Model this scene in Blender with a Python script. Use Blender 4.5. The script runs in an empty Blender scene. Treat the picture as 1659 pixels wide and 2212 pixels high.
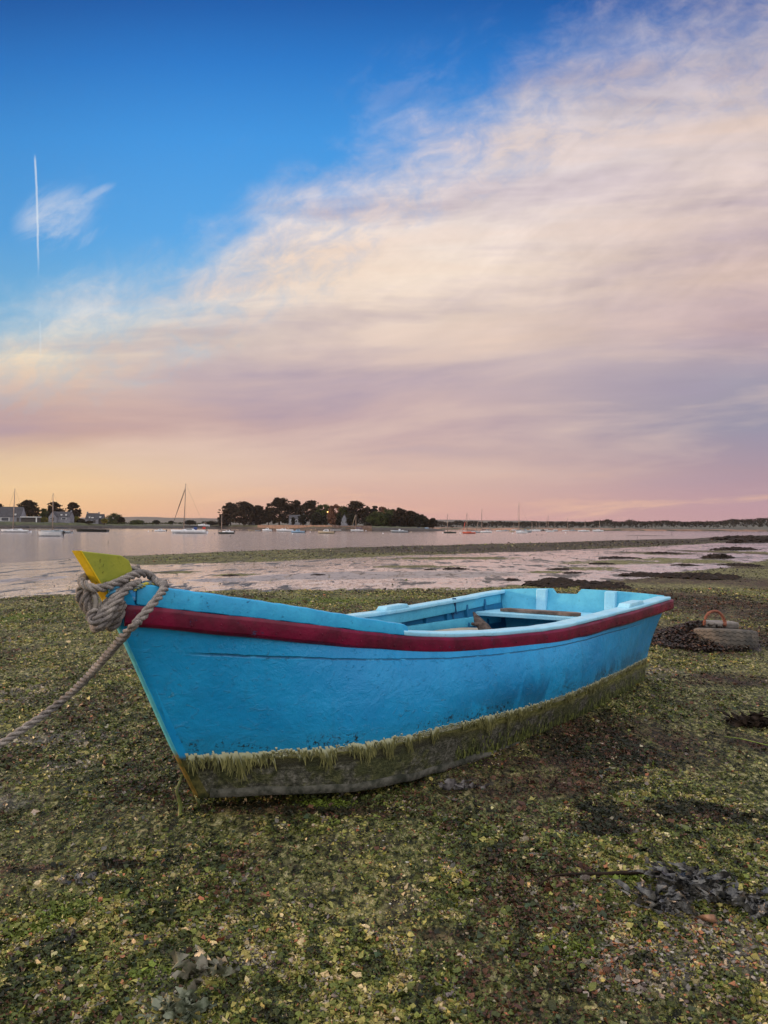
import bpy, math, random
import numpy as np
from mathutils import Vector, Matrix
random.seed(7); RNG = np.random.default_rng(7)
SC = bpy.context.scene; COL = SC.collection
H = 1.2                       # eye height, metres
R = math.radians
# ---------------------------------------------------------------- camera
F_ = 1690.0                   # focal length in the units of a 1659 x 2212 picture
PIT = math.atan(33/F_); ROLL = R(0.40)
cam_d = bpy.data.cameras.new('camera'); cam = bpy.data.objects.new('camera', cam_d); COL.objects.link(cam)
cam_d.sensor_fit = 'HORIZONTAL'; cam_d.sensor_width = 36; cam_d.lens = F_/1659*36
cam_d.clip_start = 0.05; cam_d.clip_end = 60000
_cp, _sp, _cr, _sr = math.cos(PIT), math.sin(PIT), math.cos(ROLL), math.sin(ROLL)
def cam_ray(xd, yd):
    """world direction (depth 1 along the view) through a point of the 1659 x 2212 picture"""
    a, b = xd-829.5, yd-1106
    u = _cr*a+_sr*b; v = -_sr*a+_cr*b
    x, z = u/F_, -v/F_
    return np.array([x, _cp-_sp*z, _sp+_cp*z])
r_right = np.array([_cr, 0, 0])+0.0; fwd = cam_ray(829.5, 1106)
right = cam_ray(830.5, 1106)-fwd; up = fwd-cam_ray(829.5, 1107)
right /= np.linalg.norm(right); up /= np.linalg.norm(up); fwd = fwd/np.linalg.norm(fwd)
M = Matrix(((right[0], up[0], -fwd[0], 0), (right[1], up[1], -fwd[1], 0), (right[2], up[2], -fwd[2], H), (0, 0, 0, 1)))
cam.matrix_world = M; SC.camera = cam
# ---------------------------------------------------------------- view
SC.view_settings.view_transform = 'Standard'; SC.view_settings.look = 'None'
SC.view_settings.exposure = 0.0; SC.view_settings.gamma = 1.0
SC.cycles.max_bounces = 6; SC.cycles.diffuse_bounces = 3; SC.cycles.glossy_bounces = 3
SC.cycles.transparent_max_bounces = 8; SC.cycles.volume_bounces = 1

def lin(c):
    return tuple(((v/255)/12.92 if v/255 <= .04045 else ((v/255+.055)/1.055)**2.4) for v in c)
# ---------------------------------------------------------------- node helpers
class E:
    """a socket or number with arithmetic that makes Math nodes"""
    nt = None
    def __init__(s, v): s.v = v
    @staticmethod
    def m(op, *a, clamp=False):
        n = E.nt.nodes.new('ShaderNodeMath'); n.operation = op; n.use_clamp = clamp
        for i, x in enumerate(a):
            x = x.v if isinstance(x, E) else x
            if isinstance(x, (int, float)): n.inputs[i].default_value = x
            else: E.nt.links.new(x, n.inputs[i])
        return E(n.outputs[0])
    def __add__(s, o): return E.m('ADD', s, o)
    __radd__ = __add__
    def __sub__(s, o): return E.m('SUBTRACT', s, o)
    def __rsub__(s, o): return E.m('SUBTRACT', o, s)
    def __mul__(s, o): return E.m('MULTIPLY', s, o)
    __rmul__ = __mul__
    def __truediv__(s, o): return E.m('DIVIDE', s, o)
    def __rtruediv__(s, o): return E.m('DIVIDE', o, s)
    def abs(s): return E.m('ABSOLUTE', s)
    def pow(s, k): return E.m('POWER', s, k)
    def max(s, o): return E.m('MAXIMUM', s, o)
    def min(s, o): return E.m('MINIMUM', s, o)
    def clamp(s): return E.m('ADD', s, 0.0, clamp=True)
def ss(x, a, b):
    n = E.nt.nodes.new('ShaderNodeMapRange'); n.interpolation_type = 'SMOOTHSTEP'
    E.nt.links.new(x.v, n.inputs[0]); n.inputs[1].default_value = a; n.inputs[2].default_value = b
    return E(n.outputs[0])
def lnk(x, sock):
    x = x.v if isinstance(x, E) else x
    if isinstance(x, (int, float)): sock.default_value = x
    elif isinstance(x, tuple): sock.default_value = tuple(x)+(1,) if len(sock.default_value) == 4 and len(x) == 3 else x
    else: E.nt.links.new(x, sock)
def ramp(x, stops, mode='LINEAR'):
    n = E.nt.nodes.new('ShaderNodeValToRGB'); cr = n.color_ramp; cr.interpolation = mode
    while len(cr.elements) < len(stops): cr.elements.new(0.5)
    for e, (p, c) in zip(cr.elements, sorted(stops, key=lambda q: q[0])):
        e.position = p; e.color = tuple(c)+(1,)
    E.nt.links.new(x.v, n.inputs[0]); return n.outputs[0]
def mixc(f, a, b, mode='MIX'):
    n = E.nt.nodes.new('ShaderNodeMix'); n.data_type = 'RGBA'; n.blend_type = mode
    lnk(f, n.inputs[0]); lnk(a, n.inputs[6]); lnk(b, n.inputs[7]); return n.outputs[2]
def comb(x, y, z):
    n = E.nt.nodes.new('ShaderNodeCombineXYZ')
    for i, q in enumerate((x, y, z)): lnk(q, n.inputs[i])
    return n.outputs[0]
def noise(vec, scale, detail=4, rough=.55, dist=0.0, out=0):
    n = E.nt.nodes.new('ShaderNodeTexNoise'); n.inputs['Scale'].default_value = scale
    n.inputs['Detail'].default_value = detail; n.inputs['Roughness'].default_value = rough
    n.inputs['Distortion'].default_value = dist; E.nt.links.new(vec, n.inputs['Vector'])
    return E(n.outputs[0]) if out == 0 else n.outputs[1]
def voro(vec, scale, feat='F1', out='Distance'):
    n = E.nt.nodes.new('ShaderNodeTexVoronoi'); n.feature = feat; n.inputs['Scale'].default_value = scale
    E.nt.links.new(vec, n.inputs['Vector']); return n.outputs[out]
def sep(vec):
    n = E.nt.nodes.new('ShaderNodeSeparateXYZ'); E.nt.links.new(vec, n.inputs[0])
    return E(n.outputs[0]), E(n.outputs[1]), E(n.outputs[2])
def texco(kind='Object'):
    n = E.nt.nodes.new('ShaderNodeTexCoord'); return n.outputs[kind]
def attr(name, out='Color'):
    n = E.nt.nodes.new('ShaderNodeAttribute'); n.attribute_name = name; return n.outputs[out]
def vscale(vec, s):
    n = E.nt.nodes.new('ShaderNodeVectorMath'); n.operation = 'MULTIPLY'
    E.nt.links.new(vec, n.inputs[0]); n.inputs[1].default_value = s; return n.outputs[0]
# ---------------------------------------------------------------- sky
SUN_AZ, SUN_EL = R(-72), R(7)           # azimuth from the view direction (left of frame), elevation
w = bpy.data.worlds.new('World'); SC.world = w; w.use_nodes = True
nt = w.node_tree; nt.nodes.clear(); E.nt = nt
wo = nt.nodes.new('ShaderNodeOutputWorld'); bg = nt.nodes.new('ShaderNodeBackground'); nt.links.new(bg.outputs[0], wo.inputs[0])
dx, dy, dz = sep(texco('Generated'))
yy = dy.max(0.22)
P = dx/yy; Q = dz/yy
Q = Q.max(0.0)
pq = comb(P, Q, 0.0)
# streaks run up to the right, along the edge of the cloud sheet
al = (P*0.80+Q*0.60)*0.55; ac = (Q*0.80-P*0.60)*2.4
sv = comb(al, ac, 0.3)
n1 = noise(sv, 3.2, 6, .58, .4); n2 = noise(sv, 9.0, 7, .62, .8); n3 = noise(pq, 3.0, 5, .55, .6)
n4 = noise(comb(P*1.0, Q*5.5-P*0.35, 1.7), 2.4, 5, .55, .3)      # long level bands low down
n5 = noise(comb(P*1.2+4.0, Q*9.0-P*0.5, 5.7), 3.2, 6, .6, .5)
qb = E(ramp((P+.6)*(1/1.2), [((p_+.6)/1.2, (q_, q_, q_)) for p_, q_ in [(-.6, .235), (-.49, .252), (-.388, .286), (-.27, .322), (-.184, .382), (-.15, .418), (-.03, .462), (.02, .492), (.106, .540), (.174, .602), (.259, .640), (.361, .668), (.6, .72)]]))
fl = noise(comb(P*1.15+Q*.5, Q*1.5-P*.5, 8.0), 5.0, 8, .60, .5); fl2 = noise(comb(P*1.1+Q*.6, Q*1.8-P*.7, 3.0), 15.0, 8, .66, .45)
ef = qb-Q+(n1-.5)*0.07+(fl-.5)*0.17+(fl2-.5)*.07+(n3-.5)*0.05
cov = ss(ef, -0.065, 0.095)
nf = noise(comb(al*1.6, ac*.9, 4.3), 7.0, 8, .68, 1.2)
cov = (cov*(0.10+n2*0.25+fl2*1.15+nf*.25)).clamp()
cov = cov.max(ss(ef, 0.045, 0.15))
thin = ss(fl, .50, .68)*ss(ef, -.17, -.02)*ss(nf, .40, .62)
cov = cov.max(thin*.16)
# small wisps left
def blob(cx, cy, rx, ry, ang):
    ca, sa = math.cos(ang), math.sin(ang)
    a = (P-cx)*ca+(Q-cy)*sa; b = (Q-cy)*ca-(P-cx)*sa
    return 1-ss((a*a)*(1/rx**2)+(b*b)*(1/ry**2), 0.0, 1.0)
X = lambda x: (x-829.5)/F_
Yq = lambda y, x=0: (1139+.007*(x-829.5)-y)/F_
wn = noise(comb((P*.8+Q*.6)*.8, (Q*.8-P*.6)*2.2, 2.0), 9.0, 7, .65, .6)
wis = (blob(X(110), Yq(465), .066, .050, .40)*1.0).max(blob(X(185), Yq(418), .042, .010, .50)*1.0)
wis = wis.max(blob(X(182), Yq(510), .034, .0085, .60)*0.8)
wis = (wis*ss(wn, .36, .66)*0.75*(.4+fl2*1.1)).clamp()
# contrails: narrow lines with a slight bend
def trail(x0, y0, x1, y1, wd, bend):
    q0, q1 = Yq(y1), Yq(y0)
    t = (Q-q0)/(q1-q0)
    xc = X(x1)+t*(X(x0)-X(x1))+(t*(1-t))*bend
    inside = ss(t, 0.0, .35)*(1-ss(t, .93, 1.0))
    wdt = wd*(.55+.45*1)
    return (1-ss((P-xc+(noise(pq, 40, 2)-.5)*.0022).abs(), wd*.1, wd*1.15))*inside
tr = trail(63, 322, 75, 606, .0018, .004).max(trail(79, 688, 82, 780, .0018, .002)*.35)
clr = ramp(Q, [(0, lin((150, 190, 215))), (.20, lin((155, 200, 225))), (.29, lin((118, 184, 230))), (.38, lin((88, 168, 234))), (.50, lin((66, 152, 228))), (.60, lin((42, 124, 206))), (.68, lin((26, 96, 176))), (1, lin((20, 72, 150)))])
sk = nt.nodes.new('ShaderNodeTexSky'); sk.sky_type = 'NISHITA'; sk.sun_disc = False
sk.sun_elevation = SUN_EL; sk.sun_rotation = SUN_AZ
skc = mixc(1.0, sk.outputs[0], (.12, .12, .12), 'MULTIPLY')
clr = mixc(.06, clr, skc)
vign = (ss(P, -.62, -.2)*.14+.86)
clr = mixc(1.0, clr, comb(vign, vign, vign), 'MULTIPLY')
L_ = ramp(Q, [(0, lin((224, 168, 124))), (.018, lin((238, 188, 134))), (.05, lin((240, 204, 156))), (.088, lin((222, 192, 162))), (.12, lin((198, 164, 156))), (.150, lin((202, 172, 165))), (.185, lin((222, 196, 178))), (.22, lin((236, 220, 196))), (.28, lin((206, 214, 220))), (.4, lin((220, 222, 225))), (1, lin((200, 205, 215)))])
C_ = ramp(Q, [(0, lin((210, 156, 148))), (.03, lin((216, 172, 158))), (.07, lin((218, 186, 172))), (.10, lin((204, 176, 172))), (.14, lin((194, 168, 172))), (.19, lin((208, 184, 182))), (.24, lin((228, 206, 194))), (.33, lin((240, 222, 206))), (.45, lin((222, 212, 216))), (.6, lin((200, 200, 216))), (1, lin((205, 200, 205)))])
R_ = ramp(Q, [(0, lin((184, 140, 148))), (.03, lin((186, 150, 160))), (.08, lin((170, 148, 162))), (.13, lin((152, 148, 168))), (.19, lin((160, 154, 172))), (.26, lin((188, 165, 172))), (.34, lin((212, 188, 184))), (.44, lin((226, 206, 200))), (.53, lin((212, 198, 200))), (.62, lin((182, 176, 192))), (1, lin((190, 180, 190)))])
cl = mixc(ss(P, -.48, -.02), L_, C_); cl = mixc(ss(P, 0.0, .52), cl, R_)
band = (n4-.5)*ss(Q, .02, .12)
cl = mixc(((band*4.2).clamp()*.65), cl, lin((236, 208, 190)))
cl = mixc(((band*-4.2).clamp()*.70), cl, lin((160, 148, 172)))
mod = 1.0+(fl-.5)*.32*ss(Q, .16, .34)+(fl2-.5)*.17*ss(Q, .16, .34)+(n5-.5)*.30*ss(Q, .04, .3)+(n2-.5)*.30*ss(Q, .15, .4)+(n1-.5)*.22*ss(Q, .1, .4)
cl = mixc(1.0, cl, comb(mod, mod*1.0, mod*.99), 'MULTIPLY')
# peach streaks just above the horizon
pk = (ss(n5, .52, .70)*(1-ss(Q, .02, .10))*ss(Q, .003, .02)*.5)
cl = mixc(pk, cl, lin((240, 196, 158)))
sky = mixc(cov, clr, cl)
sky = mixc(wis, sky, lin((196, 208, 228)))
tr = tr*(.45+fl2*.9)
sky = mixc((tr*.68).clamp(), sky, lin((222, 232, 240)))
# sky overhead and behind the viewer, brightened as an unseen soft fill light
back = (1-ss(dy, -.35, .35))+ss(dz, .60, .85)
back = back.clamp()*ss(dz, -.05, .25)
sky = mixc(back, sky, (1.45, 1.38, 1.36))
sky = mixc((1-ss(dz, -.020, -.004)), sky, lin((150, 128, 128)))
nt.links.new(sky, bg.inputs[0]); bg.inputs[1].default_value = 1.0
# ---------------------------------------------------------------- sun
sd = bpy.data.lights.new('sun', 'SUN'); sun = bpy.data.objects.new('sun', sd); COL.objects.link(sun)
sd.energy = 3.4; sd.angle = R(6); sd.color = (1.0, .62, .34)
sdir = Vector((math.sin(SUN_AZ)*math.cos(SUN_EL), math.cos(SUN_AZ)*math.cos(SUN_EL), math.sin(SUN_EL)))
sun.rotation_euler = sdir.to_track_quat('Z', 'Y').to_euler()

# ---------------------------------------------------------------- object helpers
def tag(o, label=None, cat=None, group=None, kind=None):
    if label: o['label'] = label
    if cat: o['category'] = cat
    if group: o['group'] = group
    if kind: o['kind'] = kind
    return o
def empty(name, loc=(0, 0, 0), label=None, cat=None, group=None, rz=0.0):
    o = bpy.data.objects.new(name, None); COL.objects.link(o); o.location = loc; o.rotation_euler = (0, 0, rz)
    o.empty_display_size = .1
    return tag(o, label, cat, group)
def mesh(name, V, Fc, m, parent=None, smooth=True, loc=None, cols=None, uvs=None):
    me = bpy.data.meshes.new(name)
    V = np.asarray(V, dtype=np.float32)
    if isinstance(Fc, np.ndarray):
        n, k = Fc.shape
        me.vertices.add(len(V)); me.vertices.foreach_set('co', V.ravel())
        me.loops.add(n*k); me.loops.foreach_set('vertex_index', Fc.ravel().astype(np.int32))
        me.polygons.add(n); me.polygons.foreach_set('loop_start', (np.arange(n)*k).astype(np.int32))
        me.update(calc_edges=True)
    else:
        me.from_pydata(V.tolist(), [], Fc); me.update()
    if cols is not None:
        for cn, cv in cols.items():
            cv = np.asarray(cv, np.float32)
            if cv.ndim == 1:
                a = me.attributes.new(cn, 'FLOAT', 'POINT'); a.data.foreach_set('value', cv)
            else:
                a = me.attributes.new(cn, 'FLOAT_COLOR', 'POINT')
                c4 = np.ones((len(cv), 4), np.float32); c4[:, :3] = cv; a.data.foreach_set('color', c4.ravel())
    if smooth: me.polygons.foreach_set('use_smooth', np.ones(len(me.polygons), bool))
    me.materials.append(m)
    o = bpy.data.objects.new(name, me); COL.objects.link(o)
    if parent: o.parent = parent
    if loc is not None: o.location = loc
    return o
class MB:
    """collects simple solids into one mesh"""
    def __init__(s): s.V = []; s.F = []
    def add(s, V, Fc):
        b = len(s.V); s.V += [tuple(map(float, v)) for v in V]; s.F += [tuple(i+b for i in f) for f in Fc]; return s
    def box(s, c, d, rz=0.0, ry=0.0, taper=1.0, rx=0.0):
        Rm = Matrix.Rotation(rz, 3, 'Z') @ Matrix.Rotation(ry, 3, 'Y') @ Matrix.Rotation(rx, 3, 'X')
        V = []
        for sz in (-1, 1):
            k = taper if sz > 0 else 1
            for sx, sy in ((-1, -1), (1, -1), (1, 1), (-1, 1)):
                V.append(Vector(c)+Rm @ Vector((sx*d[0]/2*k, sy*d[1]/2*k, sz*d[2]/2)))
        return s.add(V, [(0, 3, 2, 1), (4, 5, 6, 7), (0, 1, 5, 4), (1, 2, 6, 5), (2, 3, 7, 6), (3, 0, 4, 7)])
    def tube(s, pts, r, n=8, cap=True):
        pts = [Vector(p) for p in pts]; rs = r if isinstance(r, (list, tuple)) else [r]*len(pts)
        b = len(s.V); up_ = Vector((0, 0, 1))
        for i, p in enumerate(pts):
            t = (pts[min(i+1, len(pts)-1)]-pts[max(i-1, 0)]).normalized()
            a = t.cross(up_ if abs(t.z) < .95 else Vector((1, 0, 0))).normalized(); c = t.cross(a)
            for k in range(n):
                q = p+(a*math.cos(2*math.pi*k/n)+c*math.sin(2*math.pi*k/n))*rs[i]; s.V.append(tuple(q))
        for i in range(len(pts)-1):
            for k in range(n):
                a0 = b+i*n+k; a1 = b+i*n+(k+1) % n; s.F.append((a0, a1, a1+n, a0+n))
        if cap:
            s.F.append(tuple(b+k for k in range(n))[::-1]); s.F.append(tuple(b+(len(pts)-1)*n+k for k in range(n)))
        return s
    def prism(s, poly, d, off=(0, 0, 0)):
        """poly: list of 3-D points in a plane, d: extrusion vector"""
        n = len(poly); A = [Vector(p)+Vector(off) for p in poly]; B = [p+Vector(d) for p in A]
        return s.add(A+B, [tuple(range(n))[::-1], tuple(range(n, 2*n))]+[(i, (i+1) % n, n+(i+1) % n, n+i) for i in range(n)])
    def ball(s, c, r, n=8, k=6, sc=(1, 1, 1)):
        V = [(c[0], c[1], c[2]-r*sc[2])]; Fc = []
        for j in range(1, k):
            th = math.pi*j/k
            for i in range(n):
                V.append((c[0]+r*sc[0]*math.sin(th)*math.cos(2*math.pi*i/n), c[1]+r*sc[1]*math.sin(th)*math.sin(2*math.pi*i/n), c[2]-r*sc[2]*math.cos(th)))
        V.append((c[0], c[1], c[2]+r*sc[2])); N = len(V)-1
        for i in range(n): Fc.append((0, 1+(i+1) % n, 1+i)); Fc.append((N, 1+(k-2)*n+i, 1+(k-2)*n+(i+1) % n))
        for j in range(k-2):
            for i in range(n): a = 1+j*n+i; b = 1+j*n+(i+1) % n; Fc.append((a, b, b+n, a+n))
        return s.add(V, Fc)
    def build(s, name, m, parent=None, smooth=False, loc=None):
        o = mesh(name, s.V, s.F, m, parent, smooth, loc)
        return o
def bevel(o, wd=.006, seg=2):
    md = o.modifiers.new('bevel', 'BEVEL'); md.width = wd; md.segments = seg; md.limit_method = 'ANGLE'; return o

MATS = {}
def mat(name, col, rough=.6, var=.25, scale=8.0, bump=0.0, bscale=40.0, metal=0.0, spec=.5, emit=None, detail=4, col2=None, coat=0.0):
    if name in MATS: return MATS[name]
    m = bpy.data.materials.new(name); m.use_nodes = True; E.nt = m.node_tree
    b = m.node_tree.nodes['Principled BSDF']; v = texco('Object')
    n = noise(v, scale, detail, .6)
    c2 = col2 or tuple(x*(1-var) for x in col); c1 = col if col2 else tuple(min(1, x*(1+var*.6)) for x in col)
    lnk(mixc(ss(n, .35, .65), c1, c2), b.inputs['Base Color'])
    lnk((n-.5)*.25+rough, b.inputs['Roughness']); b.inputs['Metallic'].default_value = metal
    b.inputs['Specular IOR Level'].default_value = spec; b.inputs['Coat Weight'].default_value = coat
    if bump:
        bn = m.node_tree.nodes.new('ShaderNodeBump'); bn.inputs['Strength'].default_value = 1.0; bn.inputs['Distance'].default_value = bump
        lnk(noise(v, bscale, 5, .6), bn.inputs['Height']); m.node_tree.links.new(bn.outputs[0], b.inputs['Normal'])
    if emit:
        b.inputs['Emission Color'].default_value = tuple(emit[0])+(1,); b.inputs['Emission Strength'].default_value = emit[1]
    MATS[name] = m; return m
def shader(name):
    m = bpy.data.materials.new(name); m.use_nodes = True; E.nt = m.node_tree; MATS[name] = m
    return m, m.node_tree.nodes['Principled BSDF']
def bump_to(b, h, dist, normal=None, strength=1.0):
    bn = E.nt.nodes.new('ShaderNodeBump'); bn.inputs['Strength'].default_value = strength; bn.inputs['Distance'].default_value = dist
    lnk(h, bn.inputs['Height'])
    if normal is not None: E.nt.links.new(normal, bn.inputs['Normal'])
    E.nt.links.new(bn.outputs[0], b.inputs['Normal']); return bn.outputs[0]

# ---------------------------------------------------------------- terrain
WATER_Z = -1.0
PA = np.array([-3, -1.0, -.49, -.254, 0, .22, .397, .49, .7, 1.2, 3.0]); YA = np.array([12, 26., 45, 62, 88, 122, 190, 330, 420, 430, 400.])
def fr(X, Y):
    p = X/np.maximum(Y, .5); return np.maximum(Y, 0)/np.interp(p, PA, YA)
_tab = RNG.random((256, 256))
def vnoise(x, y):
    xi = np.floor(x).astype(int); yi = np.floor(y).astype(int); fx = x-xi; fy = y-yi
    fx = fx*fx*(3-2*fx); fy = fy*fy*(3-2*fy); g = lambda a, b: _tab[a & 255, b & 255]
    return (g(xi, yi)*(1-fx)+g(xi+1, yi)*fx)*(1-fy)+(g(xi, yi+1)*(1-fx)+g(xi+1, yi+1)*fx)*fy
def fbm(x, y, o=4):
    s = 0; a = .5; t = 0
    for i in range(o): s = s+a*vnoise(x*2**i+17*i, y*2**i+5*i); t += a; a *= .5
    return s/t
def terr(X, Y, detail=True):
    X = np.asarray(X, float); Y = np.asarray(Y, float); f = fr(X, Y)
    z = -1.0*np.clip((f-.12)/.88, 0, 1)
    z = z-np.clip((f-1)*9, 0, 1.3)
    if detail:
        near = np.clip(1-(f-.25)*4, .0, 1)
        z = z+(fbm(X*1.3+9, Y*1.3+3, 3)-.5)*.045*near+(fbm(X*7+1, Y*7+3, 3)-.5)*.026*near
        z = z+(fbm(X*.35+40, Y*.22+7, 4)-.5)*.10*np.clip((f-.2)*4, 0, 1)*(f < 1.05)
        u_ = (X-_BP[0])*.5995+(Y-_BP[1])*.80022; v_ = (X-_BP[0])*.80035-(Y-_BP[1])*.59924
        d_ = np.abs(v_)-np.interp(u_/3.845, [0, .12, .3, .5, .75, 1], [.01, .40, .54, .62, .635, .60])
        z = z+.040*np.exp(-((d_-.02)/.075)**2)*np.clip((u_-.9)/.9, 0, 1)*np.clip((4.0-u_)/.15, 0, 1)*(.6+.8*fbm(X*6, Y*6+3, 2))
    return z
_BP = np.array([-0.6468, 2.7542])*H
def ground_at(xd, yd):
    """where the ray through a picture point meets the shore"""
    d = cam_ray(xd, yd); lo, hi = .5, 900.
    for _ in range(60):
        mid = (lo+hi)/2
        if H+d[2]*mid > float(terr(d[0]*mid, d[1]*mid, False)): lo = mid
        else: hi = mid
    return np.array([d[0]*lo, d[1]*lo, H+d[2]*lo])
# grid fan
rows = np.concatenate([np.linspace(-40, -2, 12), np.linspace(-1.4, 1.2, 12), np.geomspace(1.35, 420, 1150), np.geomspace(440, 14000, 22)])
u = np.concatenate([np.linspace(-1, -.5, 60)[:-1], np.linspace(-.5, .5, 640), np.linspace(.5, 1, 60)[1:]])
RY = rows[:, None]+0*u[None]; hv = .56*np.maximum(rows, 0)+.8; ht = hv+np.maximum(30, rows*.9)
a = np.abs(u); XX = np.sign(u)[None]*np.where(a[None] <= .5, hv[:, None]*a[None]*2, hv[:, None]+(ht-hv)[:, None]*((a[None]-.5)*2)**2)
ZZ = terr(XX, RY)
# patches of wet mud / weed, and painted contact shade by the keel, as world-space ellipses: (xd, yd, half-width, half-height) measured, converted to metres
def ell(xd, yd, hw, hh):
    c = ground_at(xd, yd); n_ = ground_at(xd, yd+hh)[1]; f_ = ground_at(xd, yd-hh)[1]
    return c[0], c[1], hw/F_*c[1], max(c[1]-n_, .01), max(f_-c[1], .01)
def emask(L, soft=.6):
    o = np.zeros_like(XX)
    for e in L:
        cx, cy, rx, r1, r2 = ell(*e); ry = np.where(RY < cy, r1, r2)
        d = np.sqrt(((XX-cx)/rx)**2+((RY-cy)/ry)**2)
        o = np.maximum(o, np.clip((1+soft/2-d)/soft, 0, 1))
    return o
pfr = XX/np.maximum(RY, .5)
ne = [(-60, 1291), (200, 1284), (500, 1277), (800, 1274), (1000, 1272), (1150, 1262), (1300, 1255), (1450, 1246), (1600, 1222), (1720, 1200)]
npt = np.array([ground_at(*q) for q in ne]); Yn = np.interp(pfr, npt[:, 0]/npt[:, 1], npt[:, 1])
be = [(-60, 1226), (150, 1226), (300, 1222), (600, 1213), (900, 1200), (1200, 1190), (1400, 1182), (1659, 1168)]
bpt = np.array([ground_at(*q) for q in be]); Yb = np.interp(pfr, bpt[:, 0]/bpt[:, 1], bpt[:, 1])
l1 = np.clip((np.log(np.maximum(RY, .1)/Yn))/.10+.5, 0, 1); l2 = np.clip(-(np.log(np.maximum(RY, .1)/Yb))/.10+.5, 0, 1)
wet = l1*(.20+.80*l2)
weed = emask([(1480, 1212, 90, 8), (1330, 1215, 120, 5), (1280, 1228, 60, 5), (900, 1224, 100, 3), (500, 1241, 60, 2), (1560, 1240, 110, 7), (1180, 1236, 50, 3), (1640, 1195, 60, 12), (980, 1206, 160, 3), (380, 1236, 60, 3), (90, 1238, 90, 3), (1420, 1195, 80, 4)], .9)
sand = emask([(820, 1243, 330, 9), (560, 1250, 160, 5), (60, 1252, 80, 5)], .8)
brown = emask([(1560, 1310, 160, 36), (1500, 1380, 90, 30), (1600, 1375, 110, 30), (1640, 1260, 120, 14), (1560, 1222, 90, 5), (1450, 1254, 200, 8), (1620, 1200, 120, 16), (1300, 1190, 300, 6), (1000, 1188, 300, 4), (1400, 1290, 120, 10), (1600, 1600, 60, 26), (1330, 1610, 200, 60), (1150, 1700, 180, 24), (1320, 1760, 80, 28), (1500, 1760, 120, 24), (560, 1290, 40, 4), (870, 1300, 50, 7), (250, 1870, 60, 10), (60, 1880, 70, 10), (530, 1850, 60, 10), (960, 2010, 60, 14), (1580, 1470, 90, 14), (1290, 1790, 90, 16), (620, 1748, 160, 14), (700, 1745, 260, 22), (1100, 1640, 200, 24)], .8)  # brown weed, plus dark ground along the keel painted as contact shadow
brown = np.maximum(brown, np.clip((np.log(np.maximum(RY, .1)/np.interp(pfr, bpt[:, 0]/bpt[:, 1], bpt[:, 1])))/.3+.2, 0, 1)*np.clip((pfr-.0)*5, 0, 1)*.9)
lime = emask([(212, 1975, 105, 26), (60, 2015, 60, 16), (1210, 2058, 70, 20), (700, 1738, 60, 8), (40, 1335, 70, 8), (560, 1300, 300, 8), (350, 2110, 60, 14), (1380, 1900, 60, 8)], 1.1)
grey = emask([(40, 1500, 60, 22), (150, 1655, 50, 14), (100, 1600, 120, 18), (20, 1730, 40, 14), (380, 2120, 60, 30), (1050, 1690, 60, 8), (1380, 2100, 120, 50), (1560, 2050, 120, 60), (1420, 1450, 60, 10), (560, 2080, 80, 20)], 1.1)
for arr in ():
    pass
nr, nc = XX.shape
idx = np.arange(nr*nc).reshape(nr, nc)
Fg = np.stack([idx[:-1, :-1], idx[:-1, 1:], idx[1:, 1:], idx[1:, :-1]], -1).reshape(-1, 4)
Vg = np.stack([XX, RY, ZZ], -1).reshape(-1, 3)
m, b = shader('algae_mud'); v = texco('Object')
vx, vy, vz = sep(v)
vs = comb(vx, vy*.45, vz)                          # weed lies in rows along the tide line
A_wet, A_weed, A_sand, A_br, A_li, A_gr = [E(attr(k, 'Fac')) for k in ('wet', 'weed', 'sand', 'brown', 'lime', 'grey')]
big = noise(vs, 1.3, 4, .6); md_ = noise(vs, 7, 5, .62, .5); fine = noise(vs, 38, 5, .7, .6); ff = noise(v, 130, 3, .7)
cell = E(voro(v, 55, 'F1'))
far = noise(comb(vx*.12, vy*.16, 0.0), 4, 6, .66, .3)
base = ramp(fine, [(.36, (.008, .010, .005)), (.44, (.035, .040, .014)), (.50, (.12, .122, .040)), (.56, (.27, .26, .095)), (.64, (.50, .45, .24))])
base = mixc(ss(md_, .48, .62)*.55, base, (.055, .045, .035))
base = mixc(ss(ff, .60, .72)*.5, base, (.30, .29, .17))
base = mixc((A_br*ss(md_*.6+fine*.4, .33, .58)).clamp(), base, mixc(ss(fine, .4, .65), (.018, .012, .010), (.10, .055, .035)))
base = mixc((A_li*ss(md_*.5+fine*.5, .38, .58)).clamp(), base, mixc(ss(fine, .35, .65), (.06, .09, .015), (.15, .20, .03)))
base = mixc((A_gr*ss(md_, .40, .6)*.75).clamp(), base, mixc(ss(fine, .3, .7), (.10, .095, .085), (.25, .24, .22)))
# far flats
fbk = noise(comb(vx*.8, vy*.08, 3.0), 3.0, 7, .75, .4)
far = far*.45+fbk*.55
bank = ramp(far, [(.40, (.008, .007, .005)), (.46, (.035, .030, .012)), (.51, (.10, .10, .03)), (.56, (.20, .19, .06)), (.62, (.02, .016, .012))])
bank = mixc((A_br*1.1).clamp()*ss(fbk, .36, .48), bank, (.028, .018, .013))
fz = ss(E(attr('farf', 'Fac')), .22, .42)
base = mixc(fz*.75, base, bank)
strk = noise(comb(vx*.35, vy*.9, 0.0), 1.6, 7, .68, .5); strk2 = noise(comb(vx*.9, vy*.20, 2.0), 3.0, 6, .68, .3)
strk3 = noise(comb(vx*1.9, vy*.30, 7.0), 3.0, 6, .7, .4)
wv = A_wet+(strk-.5)*1.6+(strk2-.5)*1.5+(strk3-.5)*.9-A_weed*.75
W_ = ss(wv, .46, .56)
dryf = ss(A_sand+(strk-.5)*.9, .45, .75)
pud = ss(noise(comb(vx*.55, vy*.16, 9.0), 2.2, 7, .70, .4), .42, .48)
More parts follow.
